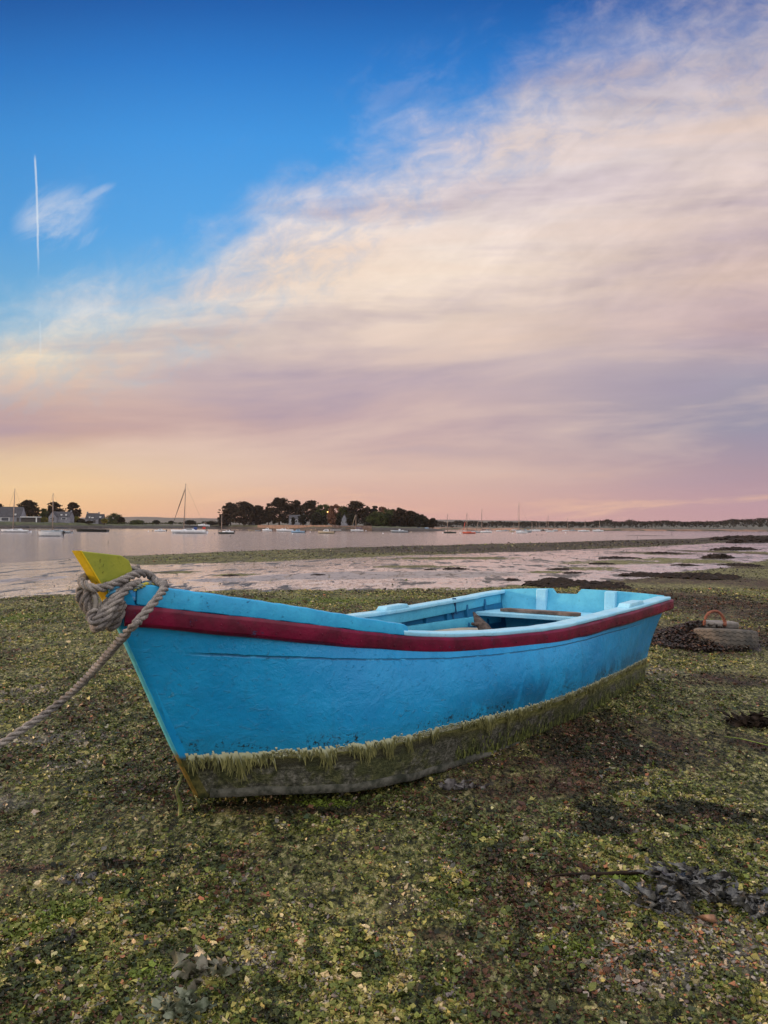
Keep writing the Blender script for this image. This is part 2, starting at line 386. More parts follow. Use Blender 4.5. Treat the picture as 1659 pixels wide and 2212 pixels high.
mud = mixc(dryf, mixc(pud, (.030, .028, .020), (.36, .32, .30)), (.22, .185, .17))  # puddles painted pale, reflected sky put into the base colour
base = mixc(W_, base, mud)
speck = ss(noise(comb(vx*1.4, vy*.22, 5.0), 3.6, 7, .75, .5), .54, .58)*W_
base = mixc(speck*.85, base, (.022, .018, .012))
lnk(base, b.inputs['Base Color'])
rg = (1-W_)*.70+W_*(.035+dryf*.40+(1-pud)*.40)
rg = rg-(1-W_)*ss(ff, .5, .7)*.22
lnk(rg, b.inputs['Roughness']); lnk(W_*.75*(pud*.9+.1)+.20, b.inputs['Specular IOR Level'])
rip = noise(comb(vx*.8, vy*1.5, 0.0), 5, 4, .6)
hgt = (fine*.034+ff*.010-cell*.010+md_*.02)*(1-W_)+W_*((rip-.5)*.010+(strk2-.5)*.022)
bump_to(b, hgt, 1.0, None, 1.0)
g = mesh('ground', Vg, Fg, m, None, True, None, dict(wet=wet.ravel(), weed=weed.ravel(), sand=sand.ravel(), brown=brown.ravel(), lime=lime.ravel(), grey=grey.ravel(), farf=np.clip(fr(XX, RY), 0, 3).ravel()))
tag(g, 'muddy tidal shore covered in green algae with wet flats', None, None, 'structure')

# ---------------------------------------------------------------- water
m, b = shader('water'); v = texco('Object'); vx, vy, vz = sep(v)
b.inputs['Base Color'].default_value = (.22, .18, .165, 1); b.inputs['Roughness'].default_value = .10
b.inputs['IOR'].default_value = 1.33; b.inputs['Specular IOR Level'].default_value = 1.0
wn1 = noise(comb(vx*.75, vy*.20, 0.0), 1.6, 6, .66, .4); wn2 = noise(comb(vx*.35, vy*.12, 3.0), .35, 4, .6)
fade = 1-ss(vy, 80., 420.)
bump_to(b, (wn1-.5)*(.10+fade*.55)*(.5+wn2), 1.0, None, 1.0)
ys = np.concatenate([np.linspace(8, 300, 40), np.geomspace(320, 14000, 20)])
Vw = []; 
for yv in ys:
    for t in np.linspace(-1, 1, 21): Vw.append((t*(60+yv*1.4), yv, WATER_Z))
iw = np.arange(len(ys)*21).reshape(len(ys), 21)
wt = mesh('water', Vw, np.stack([iw[:-1, :-1], iw[:-1, 1:], iw[1:, 1:], iw[1:, :-1]], -1).reshape(-1, 4), m)
tag(wt, 'rippled estuary water reflecting the sunset sky', None, None, 'structure')
# ================================================================ the blue rowing boat
bA, bB, bC = (np.array(q) for q in ([0.5995, 0.80022, -0.01546], [0.80035, -0.59924, 0.01878], [-0.00577, 0.02364, 0.9997]))
bP = np.array([-0.6468, 2.7542, 0.0625])*H
BM = Matrix(((-bA[0], bB[0], bC[0], bP[0]), (-bA[1], bB[1], bC[1], bP[1]), (-bA[2], bB[2], bC[2], bP[2]), (0, 0, 0, 1)))
BMI = BM.inverted()
def herm(xk, yk, x):
    xk = np.array(xk, float); yk = np.array(yk, float); m_ = np.gradient(yk, xk); x = np.atleast_1d(x).astype(float)
    i = np.clip(np.searchsorted(xk, x)-1, 0, len(xk)-2); h = xk[i+1]-xk[i]; t = (x-xk[i])/h
    return (2*t**3-3*t**2+1)*yk[i]+(t**3-2*t**2+t)*h*m_[i]+(-2*t**3+3*t**2)*yk[i+1]+(t**3-t**2)*h*m_[i+1]
TK = [0, .12, .3, .5, .75, 1.]
bL, bLt, bu0, bw1, brk = 3.2039*H, 3.3327*H, -.34*H, .1483*H, .0402
kb = np.array([.02, .2735, .4398, .5646, .6053, .6200])*H; kz = np.array([.6895, .6168, .513, .4758, .4931, .5292])*H
kbw = np.array([.016, .3531, .5132, .6024, .5719, .5037])*H; kbc = np.array([.014, .3400, .4496, .516, .5276, .4980])*H
def stem_u(w_): w_ = np.asarray(w_)/H; return -(.5943*w_-.2153*w_**2+.1772*w_**3)*H
def sheer(t):
    t = np.atleast_1d(t); return np.stack([-(bu0+(bLt-bu0)*t), herm(TK, kb, t), herm(TK, kz, t)], -1)
def wline(t):
    t = np.atleast_1d(t); u1 = float(stem_u(bw1)); ue = bL+(bLt-bL)*bw1/kz[-1]
    return np.stack([-(u1+(ue-u1)*t), herm(TK, kbw, t), bw1+0*t], -1)
def chine(t):
    t = np.atleast_1d(t); return np.stack([-(bL*t), herm(TK, kbc, t), -.058*H*4*t*(1-t)], -1)
_S0 = {}
def _sec0(g):
    k_ = round(float(g), 4)
    if k_ not in _S0:
        c, w_, s = chine(0)[0], wline(0)[0], sheer(0)[0]; gw = .27
        k = np.array([c, w_, s]); m0 = (k[1]-k[0])/gw; m2 = (k[2]-k[1])/(1-gw); m1 = m0*(1-gw)+m2*gw; m0 = m0+(m0-m1)*.5
        if g <= gw: h = gw; tt = g/gw; a_, b_, ma, mb = k[0], k[1], m0, m1
        else: h = 1-gw; tt = (g-gw)/h; a_, b_, ma, mb = k[1], k[2], m1, m2
        q = (2*tt**3-3*tt**2+1)*a_+(tt**3-2*tt**2+tt)*h*ma+(-2*tt**3+3*tt**2)*b_+(tt**3-tt**2)*h*mb
        _S0[k_] = -float(stem_u(max(q[2], 0)))-q[0]
    return _S0[k_]
def section(t, g, side=1, inset=0.0):
    """point on the hull side, g 0 at the chine .. 1 at the sheer"""
    c, w_, s = chine(t)[0], wline(t)[0], sheer(t)[0]
    gw = .27
    k = np.array([c, w_, s])
    m0 = (k[1]-k[0])/gw; m2 = (k[2]-k[1])/(1-gw); m1 = m0*(1-gw)+m2*gw
    m0 = m0*1.0+(m0-m1)*.5; m2 = m2+(m2-m1)*.5
    if g <= gw: h = gw; tt = g/gw; a_, b_, ma, mb = k[0], k[1], m0, m1
    else: h = 1-gw; tt = (g-gw)/h; a_, b_, ma, mb = k[1], k[2], m1, m2
    q = (2*tt**3-3*tt**2+1)*a_+(tt**3-2*tt**2+tt)*h*ma+(-2*tt**3+3*tt**2)*b_+(tt**3-tt**2)*h*mb
    if t < .10:
        q0 = _sec0(g); q[0] += q0*(1-t/.10)**1.5
    y = max(q[1]-inset, .004); return np.array([q[0], y*side, q[2]])

# hull paint: blue above, pale growth line, green weed, grey bottom
m, b = shader('hull_paint'); v = texco('Object'); vx, vy, vz = sep(v)
T_, G_ = E(attr('ht', 'Fac')), E(attr('hg', 'Fac'))
big = noise(v, 1.6, 4, .6); mid = noise(v, 7, 6, .65, .4); fin = noise(v, 45, 5, .7); hs = noise(comb(vx*1.0, vy*1.0, vz*5), 12, 5, .6)
blue = mixc(ss(big, .35, .65), (.005, .235, .53), (.010, .30, .62))
blue = mixc(ss(mid, .52, .70)*.5, blue, (.012, .23, .52))
lowb = 1-ss(vz-bw1+(mid-.5)*.16-vx*.012, .00, .15)
dk = ss(noise(comb(vx*1.0, vy, vz*.8), 2.6, 6, .65, 1.2), .46, .56)*(1-ss(vz-bw1+(mid-.5)*.1-vx*.02, .07, .24))*ss(vx*-1, .7, 1.6)
blue = mixc((dk*.92).clamp(), blue, (.006, .095, .23))
blue = mixc((lowb*.55).clamp(), blue, (.018, .24, .42))
aft = ss(vx*-1, 2.2, 4.0)*(1-ss(vz, .16, .62))
blue = mixc(aft*.55*ss(mid, .35, .6), blue, (.035, .15, .17))
spk = ss(noise(v, 55, 4, .8), .53, .59)*(1-ss((vz-bw1-.030+(mid-.5)*.08).abs(), .01, .05))*ss(noise(v, 3.0, 3, .6), .44, .54)
blue = mixc((spk*.95).clamp(), blue, (.012, .018, .014))
pk = ss(noise(comb(vx, vy, vz*1.3), 14, 6, .75, 1.2), .655, .675)
blue = mixc(pk*.55, blue, (.10, .42, .66))
chip = ss(noise(v, 26, 4, .8, .6), .70, .72)
blue = mixc(chip*.7, blue, (.03, .05, .07))
run = ss(noise(comb(vx*1.0, vy*1.0, vz*.10), 16, 4, .6), .52, .68)*ss(big, .4, .6)
blue = mixc(run*.28, blue, (.02, .15, .30))
# plank crack below the rail
cr1 = (G_-.795+T_*.05+(noise(comb(T_*1.0, 0.0, 0.0), 9, 4, .7)-.5)*.035+(1-ss(T_, .0, .16))*-.0).abs()
crk = (1-ss(cr1, .002, .0095))*ss(T_, .03, .06)*(1-ss(T_, .80, .92))
crd = crk*ss(mid+big*.3, .50, .62)
blue = mixc(crd*.62, blue, (.010, .03, .09))
blue = mixc(crk*(1-crd)*.4, blue, (.10, .45, .70))
# below the paint
wz = vz-bw1+(hs-.5)*.012+(mid-.5)*.018
und = 1-ss(wz, -.004, .006)
pale = (1-ss((wz+.008+(mid-.5)*.02).abs(), .002, .018))
lowc = mixc(ss(mid, .44, .56), ramp(fin, [(.35, (.02, .022, .014)), (.5, (.075, .075, .055)), (.65, (.19, .185, .15))]), ramp(fin, [(.35, (.02, .026, .008)), (.5, (.06, .066, .024)), (.65, (.15, .15, .06))]))
grn = ramp(hs, [(.3, (.06, .065, .012)), (.5, (.16, .16, .035)), (.7, (.27, .25, .08))])
dkb = (1-ss((wz+.050+(mid-.5)*.03).abs(), .014, .030))*(1-ss(vx*-1, .8, 1.5))
lowc = mixc(ss(wz, -.085, -.03), lowc, grn)
lowc = mixc(dkb*.8, lowc, (.014, .014, .012))
lowc = mixc(ss(mid, .52, .62)*.5, lowc, (.045, .055, .018))
lowc = mixc(pale*.8, lowc, (.42, .42, .34))
col = mixc(und, blue, lowc)
lnk(col, b.inputs['Base Color']); lowc = mixc(ss(noise(v, 3.5, 6, .7, .8), .46, .60)*.7, lowc, (.030, .034, .014))
lnk(und*.35+.36+(mid-.5)*.25, b.inputs['Roughness'])
b.inputs['Specular IOR Level'].default_value = .4
wr = noise(comb(vx*.9, vy*.9, vz*1.5), 19, 5, .72, 1.6)
hgt = fin*.002+mid*.011+ss(wr, .56, .72)*.0018+ss(big, .3, .7)*.008+pk*.003-chip*.002+und*(fin*.010+hs*.008-.006)-crk*.004+noise(v, 160, 2, .6)*.0006
bump_to(b, hgt, 1.0)

def paint(name, c, wear=(.5, .5, .5), wearamt=.5, rough=.4, c2=None, dirt=.3):
    m, b = shader(name); v = texco('Object'); vx, vy, vz = sep(v)
    n_ = noise(v, 6, 5, .65, .3); f_ = noise(v, 55, 4, .7); ch = noise(v, 24, 6, .8, .8)
    c0 = mixc(ss(n_, .35, .65), c, c2 or tuple(x*.75 for x in c))
    c0 = mixc(ss(f_, .55, .75)*dirt, c0, tuple(x*.35 for x in c))
    wq = ss(ch, .63, .66)*wearamt; c0 = mixc(wq, c0, wear)
    lnk(c0, b.inputs['Base Color']); lnk((n_-.5)*.3+rough, b.inputs['Roughness'])
    b.inputs['Specular IOR Level'].default_value = .25
    bump_to(b, n_*.004+f_*.0015-wq*.002, 1.0); return m
M_pale = paint('gunwale_paint', (.33, .65, .82), (.55, .62, .66), .6, .35, (.24, .56, .76), .4)
M_in = paint('inner_shade_paint', (.010, .14, .30), (.03, .12, .2), .5, .5, (.012, .11, .24), .5)  # inside blue darkened, shade of the recess put into the colour
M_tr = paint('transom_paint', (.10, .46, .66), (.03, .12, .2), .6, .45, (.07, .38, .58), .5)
M_splash = paint('washboard_paint', (.03, .37, .64), (.02, .10, .25), .7, .38, (.02, .28, .54), .5)
M_red = paint('rub_rail_paint', (.165, .005, .034), (.05, .06, .16), .85, .36, (.070, .004, .018), .6)
M_yel_shade = paint('stem_head_shaded_yellow', (.30, .31, .035), (.05, .045, .01), .8, .45, (.24, .27, .035), .35)  # olive copy of the yellow, shade on the sides painted in
M_yel_lit = paint('stem_face_lit_yellow', (.72, .50, .015), (.06, .05, .03), .8, .42, (.62, .40, .01), .3)  # orange copy of the same yellow, warm low sun painted in

boat = empty('rowing_boat', (0, 0, 0), 'large blue wooden rowing boat with red rub rail and yellow stem head on the mud', 'rowing boat')
boat.matrix_world = BM
# hull shell
TT = np.concatenate([np.linspace(0, .12, 22)[:-1], np.linspace(.12, 1, 78)]); GG = np.linspace(0, 1, 34)
V = []; at, ag = [], []
def strip(side, inset, gl):
    b0 = len(V)
    for t in TT:
        for g_ in gl:
            q = section(t, g_, side, inset)
            if inset:
                lim = (.10 if t < .12 else 0); q[2] = q[2]+inset*.9*(1-g_)
            V.append(q); at.append(t); ag.append(g_)
    return b0
def quads(b0, n, m_, flip):
    out = []
    for i in range(n-1):
        for j in range(m_-1):
            q = (b0+i*m_+j, b0+(i+1)*m_+j, b0+(i+1)*m_+j+1, b0+i*m_+j+1); out.append(q[::-1] if flip else q)
    return out
Fh = []; nT, nG = len(TT), len(GG)
po = strip(1, 0, GG); Fh += quads(po, nT, nG, False)
so = strip(-1, 0, GG); Fh += quads(so, nT, nG, True)
for i in range(nT-1): Fh.append((po+i*nG, so+i*nG, so+(i+1)*nG, po+(i+1)*nG))
for j in range(nG-1): Fh.append((po+j, po+j+1, so+j+1, so+j))
mesh('hull', V, [tuple(f) for f in Fh], m, boat, True, None, dict(ht=np.array(at), hg=np.array(ag)))
MATS['hull'] = m
# inner lining
V = []; at, ag = [], []; Fh = []
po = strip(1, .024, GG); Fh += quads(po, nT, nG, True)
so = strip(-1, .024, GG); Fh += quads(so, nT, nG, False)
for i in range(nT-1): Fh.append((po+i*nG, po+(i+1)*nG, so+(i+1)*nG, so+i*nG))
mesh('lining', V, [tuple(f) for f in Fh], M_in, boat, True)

def sweep(pts, prof, side=1, closed=True):
    """prof: (outward, up) offsets swept along points given for the port side"""
    pts = np.array(pts); n = len(pts); V = []; k = len(prof)
    tg = np.gradient(pts, axis=0); tg[:, 2] = 0; tg /= np.linalg.norm(tg, axis=1)[:, None]
    for p, t in zip(pts, tg):
        o = np.array([-t[1], t[0], 0]); o = -o if o[1] < 0 else o
        for a_, c_ in prof:
            q = p+o*a_+np.array([0, 0, c_]); V.append((q[0], q[1]*side, q[2]))
    Fc = []
    for i in range(n-1):
        for j in range(k):
            j2 = (j+1) % k; q = (i*k+j, i*k+j2, (i+1)*k+j2, (i+1)*k+j); Fc.append(q if side < 0 else q[::-1])
    Fc.append(tuple(range(k)) if side > 0 else tuple(range(k))[::-1]); Fc.append(tuple((n-1)*k+j for j in range(k))[::-1] if side > 0 else tuple((n-1)*k+j for j in range(k)))
    return V, Fc
def jit(pts, a_=.0016, seed=0):
    r_ = np.random.default_rng(seed); n = len(pts); x = np.linspace(0, 30, n)
    return pts+np.stack([0*x, (vnoise(x+seed*9, x*0)-.5)*a_*2, (vnoise(x+50+seed*9, x*0)-.5)*a_*2], -1)
ts = np.linspace(.004, 1, 120)
for side, sd_ in ((1, 1), (-1, 2)):
    P_ = jit(sheer(ts), .002, sd_)
    V, Fc = sweep(P_, [(-.006, -.088), (.020, -.084), (.034, -.070), (.036, -.016), (.028, -.004), (-.006, -.004)], side)
    mb = MB()
    for t in np.linspace(.03, .98, 44):
        q = sheer(t)[0]; q2 = sheer(min(t+.01, 1.0))[0] if t < .98 else 2*q-sheer(t-.01)[0]; tg_ = (q2-q)/np.linalg.norm(q2-q); o = np.array([-tg_[1], tg_[0], 0]); o = o if o[1] > 0 else -o
        c = q+o*.0355+np.array([0, 0, -.048+.01*math.sin(t*90)]); mb.ball((c[0], c[1]*side, c[2]), .0045, 6, 4)
    b0 = len(V); V = list(V)+mb.V; Fc = Fc+[tuple(i+b0 for i in f_) for f_ in mb.F]
    bevel(mesh('rub_rail', V, Fc, M_red, boat), .004)
    tc = np.linspace(.268, .995, 90); P_ = jit(sheer(tc), .0015, sd_+4)
    V, Fc = sweep(P_, [(.022, -.0035), (.024, .014), (.016, .020), (-.078, .020), (-.082, .014), (-.082, -.006)], side)
    bevel(mesh('gunwale', V, Fc, M_pale, boat), .003)
    # inwale clamp below the gunwale, and the riser
    tc = np.linspace(.12, .985, 70); P_ = sheer(tc)
    V, Fc = sweep(P_, [(-.028, -.010), (-.058, -.010), (-.060, -.085), (-.028, -.088)], side)
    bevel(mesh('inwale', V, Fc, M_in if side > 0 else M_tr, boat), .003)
    tc = np.linspace(.14, .97, 70)
    P_ = np.array([section(t, .72) for t in tc])
    V, Fc = sweep(P_, [(-.026, .0), (-.058, .0), (-.058, -.075), (-.026, -.078)], side)
    bevel(mesh('riser', V, Fc, M_tr, boat), .003)
    for t in np.linspace(.18, .92, 12):
        mb = MB(); L_r = []
        for g_ in np.linspace(.12, .97, 9):
            q = section(t, g_, side, .026); q2 = section(t, g_, side, .050); L_r.append((q, q2))
        for (q, q2), (r1, r2) in zip(L_r[:-1], L_r[1:]):
            d_ = np.array([.014, 0, 0])
            mb.add([q-d_, q+d_, r1+d_, r1-d_, q2-d_, q2+d_, r2+d_, r2-d_], [(0, 1, 2, 3), (7, 6, 5, 4), (0, 4, 5, 1), (1, 5, 6, 2), (2, 6, 7, 3), (3, 7, 4, 0)])
        mb.build('rib', M_in, boat)
    # wash board at the bow
    tb = np.linspace(.012, .275, 50); P_ = jit(sheer(tb), .002, sd_+8); n = len(tb); V = []; 
    tg = np.gradient(P_, axis=0); tg[:, 2] = 0; tg /= np.linalg.norm(tg, axis=1)[:, None]
    for i in range(n):
        o = np.array([-tg[i][1], tg[i][0], 0]); o = -o if o[1] < 0 else o
        hh = .076-.030*(i/(n-1)); hh = hh if i < n-1 else hh*.8
        for a_, c_ in ((.020, -.0035), (.010, hh), (-.014, hh+.004), (-.022, hh-.006), (-.022, -.003)):
            q = P_[i]+o*a_; V.append((q[0], max(q[1], .004)*side, q[2]+c_))
    k = 5; Fc = []
    for i in range(n-1):
        for j in range(k):
            j2 = (j+1) % k; q = (i*k+j, i*k+j2, (i+1)*k+j2, (i+1)*k+j); Fc.append(q[::-1] if side > 0 else q)
    Fc += [tuple(range(k)), tuple((n-1)*k+j for j in range(k))[::-1]]
    bevel(mesh('washboard', V, Fc, M_splash, boat), .004)
    # oarlock pad
    tp = np.linspace(.585, .655, 12) if side < 0 else np.linspace(.800, .868, 12); P_ = sheer(tp); V = []
    for i, p in enumerate(P_):
        e_ = min(i, len(P_)-1-i); hh = .022 if e_ == 0 else .046
        for a_, c_ in ((.010, .0195), (.008, hh), (-.070, hh), (-.074, .0195)): V.append((p[0], (p[1]+a_)*side, p[2]+c_))
    k = 4; n = len(P_); Fc = []
    for i in range(n-1):
        for j in range(k):
            j2 = (j+1) % k; q = (i*k+j, i*k+j2, (i+1)*k+j2, (i+1)*k+j); Fc.append(q[::-1] if side > 0 else q)
    Fc += [tuple(range(k)), tuple((n-1)*k+j for j in range(k))[::-1]]
    bevel(mesh('oarlock_pad', V, Fc, M_pale, boat), .005)
# breasthook deck between the wash boards
tb = np.linspace(.0, .125, 10); V = []; 
for t in tb:
    q = sheer(t)[0]; V += [(q[0], max(q[1]-.02, .003), q[2]+.012), (q[0], 0, q[2]+.028), (q[0], -max(q[1]-.02, .003), q[2]+.012)]
nb = len(V); V += [(x, y, z-.02) for x, y, z in V]
Fc = []
for i in range(9):
    for j in range(2): a_ = i*3+j; Fc += [(a_, a_+1, a_+4, a_+3), (nb+a_+3, nb+a_+4, nb+a_+1, nb+a_)]
Fc += [(27, 28, nb+28, nb+27), (28, 29, nb+29, nb+28)]
mesh('foredeck', V, Fc, M_splash, boat, False)
# stem post and its yellow head
ws = np.linspace(-.012, .735*H, 40); hw = .024; V = []; Fc = []
for i, z in enumerate(ws):
    x0 = -float(stem_u(max(z, 0)))+.006; wd = .050+.012*(z/.8)
    fw = .016
    for (xo, y) in ((0, -fw), (0, fw), (-.02, hw+.010), (-wd-.02, hw+.036+.0*z), (-wd-.02, -hw-.036), (-.02, -hw-.010)): V.append((x0+xo, y, z))
k = 6
for i in range(len(ws)-1):
    for j in range(k): j2 = (j+1) % k; Fc.append((i*k+j, i*k+j2, (i+1)*k+j2, (i+1)*k+j))
Fc += [tuple(range(k))[::-1], tuple((len(ws)-1)*k+j for j in range(k))]
M_stem = MATS['stem'] = paint('stem_paint', (.008, .25, .58), (.02, .2, .3), .5, .38, (.016, .34, .66), .3)
nb_ = M_stem.node_tree.nodes['Principled BSDF']; E.nt = M_stem.node_tree; src = nb_.inputs['Base Color'].links[0].from_socket; vv = texco('Object'); zz = sep(vv)[2]; ns_ = noise(vv, 14, 5, .7)
lnk(mixc(1-ss(zz-bw1+(ns_-.5)*.06, -.02, .02), src, mixc(ss(ns_, .4, .6), (.03, .035, .015), (.12, .11, .04))), nb_.inputs['Base Color'])
bevel(mesh('stem_post', V, Fc, M_stem, boat), .004)
# front strip of the stem, lighter turquoise with yellow weed below
m, b = shader('stem_strip_paint'); v = texco('Object'); vx, vy, vz = sep(v); n_ = noise(v, 18, 5, .7)
c0 = mixc(ss(vz+(n_-.5)*.1, .16, .22), mixc(ss(n_, .4, .6), (.20, .13, .025), (.07, .07, .015)), mixc(ss(n_, .35, .65), (.10, .48, .56), (.05, .36, .55)))
lnk(c0, b.inputs['Base Color']); b.inputs['Roughness'].default_value = .5; bump_to(b, n_*.004, 1.0)
V = []; Fc = []
for z in ws[:38]:
    x0 = -float(stem_u(max(z, 0)))+.0085
    for (xo, y) in ((0, -.013), (0, .013), (-.006, .0165), (-.006, -.0165)): V.append((x0+xo, y, z))
for i in range(37):
    for j in range(4): j2 = (j+1) % 4; Fc.append((i*4+j, i*4+j2, (i+1)*4+j2, (i+1)*4+j))
Fc += [(3, 2, 1, 0), tuple(37*4+j for j in range(4))]
mesh('stem_strip', V, Fc, m, boat)
U_ = lambda u_, w_, y_: (-u_, y_, w_)
poly = [(-.452, .845), (-.490, .900), (-.533, .965), (-.573, 1.022), (-.402, 1.004), (-.368, .985), (-.352, .950), (-.365, .880), (-.375, .82), (-.41, .81)]
mb = MB(); mb.prism([U_(a_, c_, -.028) for a_, c_ in poly], (0, .056, 0))
head = bevel(mb.build('stem_head', M_yel_shade, boat), .004)
front = [(-.436, .817), (-.452, .845), (-.490, .900), (-.533, .965), (-.573, 1.022)]
V = []
for a_, c_ in front:
    for e_, y_ in ((-.002, -.0285), (-.0035, -.020), (-.0035, .020), (-.002, .0285), (.003, .0285), (.003, -.0285)): V.append(U_(a_+e_-.001, c_+.001, y_))
Fc = [(i*6+j, i*6+(j+1) % 6, (i+1)*6+(j+1) % 6, (i+1)*6+j) for i in range(4) for j in range(6)]+[tuple(range(6))[::-1], tuple(24+j for j in range(6))]
mesh('stem_face', V, Fc, M_yel_lit, head, False)
# transom with sculling notch
sec = [section(1, g_, 1, 0.004) for g_ in np.linspace(0, 1, 14)]
sec_s = [section(1, g_, -1, 0.004) for g_ in np.linspace(0, 1, 14)]
zt = kz[-1]; hb = sec[-1][1]; rk_ = (bLt-bL)/zt
def tp_(y, z): return (-(bL+rk_*z), y, z)
crown = lambda y: zt+.020+.030*(1-(y/hb)**2)
top = []
for y in np.linspace(hb, -hb, 41):
    z = crown(y)
    if -.20 < y < .02: z -= .042
    top.append((y, z))
poly = [tuple(p) for p in sec]+[tp_(y, z) for y, z in top[1:-1]]+[tuple(p) for p in sec_s[::-1]]
mb = MB(); mb.prism(poly, (.030, 0, 0)); bevel(mb.build('transom', M_tr, boat), .003)
V = []; n = 0
mb = MB()
mb.prism([(p[0]-.004, p[1], p[2]) for p in [tuple(q) for q in sec]+[tp_(y, z) for y, z in top[1:-1]]+[tuple(q) for q in sec_s[::-1]]], (.0035, 0, 0)) if False else None
for y in (.30, -.30):                       # knees on the inner face of the transom
    mb = MB(); z0 = zt-.15; x0 = -(bL+rk_*zt)+.030
    mb.prism([(x0-.012, y-.045, z0), (x0-.004, y-.045, crown(y)+.0), (x0+.040, y-.045, crown(y)-.004), (x0+.055, y-.045, z0)], (0, .09, 0))
    bevel(mb.build('transom_knee', M_pale, boat), .006)
# cap on transom
V = []; Fc = []
# stern seat and thwarts
def thwart(name, u1, u2, z, th, mm, nap=0.0):
    t1, t2 = (u1-bu0)/(bLt-bu0), (u2-bu0)/(bLt-bu0)
    gq = .72 if z > .3 else .22
    y1 = section(t1, gq)[1]-.04; y2 = section(min(t2, .99), gq)[1]-.04
    mb = MB(); mb.prism([(-u1, y1, z), (-u2, y2, z), (-u2, -y2, z), (-u1, -y1, z)], (0, 0, -th))
    return bevel(mb.build(name, mm, boat), .005)
thwart('stern_seat', bLt-.55, bLt-.055, zt-.135, .032, M_pale)
thwart('thwart', 1.95, 2.20, .47*H-.14, .032, M_pale)
thwart('thwart', .75, .98, .50*H-.11, .032, M_pale)
thwart('floor_board', .7, bL-.25, .16, .02, mat('floor_paint', (.10, .22, .30), .6, .4, 10, .003))
# ---- growth on the bottom: fringe of weed strands
def fringe(name, n, tr, gfun, lfun, mm, seed, wd=(.004, .010)):
    r_ = np.random.default_rng(seed); V = []; Fc = []; C = []
    for i in range(n):
        t = r_.uniform(*tr); g0 = gfun(t, r_); p = section(t, g0); p1 = section(t, max(g0-.02, 0))
        dn = p1-p; dn = dn/np.linalg.norm(dn); tg = section(min(t+.01, 1), g0)-section(t, g0); tg /= np.linalg.norm(tg)
        out_ = np.cross(dn, tg); out_ = out_ if out_[1] > 0 else -out_
        L = lfun(t, r_); w0 = r_.uniform(*wd); b0 = len(V); ph = r_.uniform(-.25, .25); cc = r_.uniform(0, 1)
        for k in range(4):
            s_ = k/3; c = p+dn*L*s_+tg*L*ph*s_*s_+out_*(.001+.003*s_*(1-s_)*r_.uniform(.3, 1.6)+.002*r_.random())
            if s_ > .3: c = c*(1-.5*s_)+(p+np.array([0, 0, -1])*L*s_+tg*L*ph*s_*s_+out_*.008)*.5*s_
            ww = w0*(1-s_*.85); V += [c-tg*ww, c+tg*ww]; C += [[cc, s_, 0]]*2
        for k in range(3): Fc.append((b0+2*k, b0+2*k+1, b0+2*k+3, b0+2*k+2))
    return mesh(name, V, Fc, mm, boat, True, None, dict(col=np.array(C)))
m, b = shader('weed_strands'); ca = E.nt.nodes.new('ShaderNodeSeparateColor'); E.nt.links.new(attr('col'), ca.inputs[0])
c1 = ramp(E(ca.outputs[0]), [(0, (.03, .035, .010)), (.5, (.10, .10, .025)), (1, (.21, .20, .07))])
c0 = mixc(1-ss(E(ca.outputs[1]), .05, .55), c1, (.46, .48, .32)); lnk(c0, b.inputs['Base Color']); b.inputs['Roughness'].default_value = .55
m2, b = shader('weed_tufts'); ca = E.nt.nodes.new('ShaderNodeSeparateColor'); E.nt.links.new(attr('col'), ca.inputs[0])
lnk(ramp(E(ca.outputs[0]), [(0, (.02, .03, .01)), (.5, (.07, .09, .02)), (1, (.20, .22, .05))]), b.inputs['Base Color']); b.inputs['Roughness'].default_value = .5
GW = .27
def g_top(t, r_): return GW*(1+.0)+r_.normal(0, .010)
tag(fringe('weed_fringe', 3400, (.004, 1.0), g_top, lambda t, r_: r_.uniform(.012, .04)*(.10+max(0, (float(fbm(t*70, 2.2, 4))-.42)*9))*(1.1 if t < .4 else .5), m, 3, (.003, .0075)), None, None, None, 'stuff')
tag(fringe('weed_tufts', 2400, (.30, 1.0), lambda t, r_: max(.0, abs(r_.normal(.04, .05))), lambda t, r_: r_.uniform(.015, .06)*(.4+.8*t), m2, 4, (.002, .006)), None, None, None, 'stuff')
# wooden rubbing strake along the bottom
P_ = np.array([section(t, .03) for t in np.linspace(.01, .62, 60)])
V, Fc = sweep(jit(P_, .007, 21), [(-.004, -.024), (.010, -.020), (.011, .012), (-.004, .020)], 1)
mesh('bottom_strake', V, Fc, mat('old_wood', (.10, .097, .078), .85, .5, 16, .012, 30, col2=(.014, .018, .009), detail=9), boat)
# a strand of weed hanging from the forefoot
mb = MB(); mb.tube([(-float(stem_u(.10))+.02, .0, .10), (-float(stem_u(.10))+.05, .0, .04), (.085, 0, -.02), (.09, .0, -.065), (.115, .01, -.075)], [.004, .006, .009, .008, .003], 5)
mb.tube([(.01, .0, .0), (.0, .01, -.03), (-.005, .015, -.06)], [.004, .008, .003], 5)
mb.build('hanging_weed', mat('weed_green', (.09, .11, .02), .6, .5, 30, .002), boat, True)
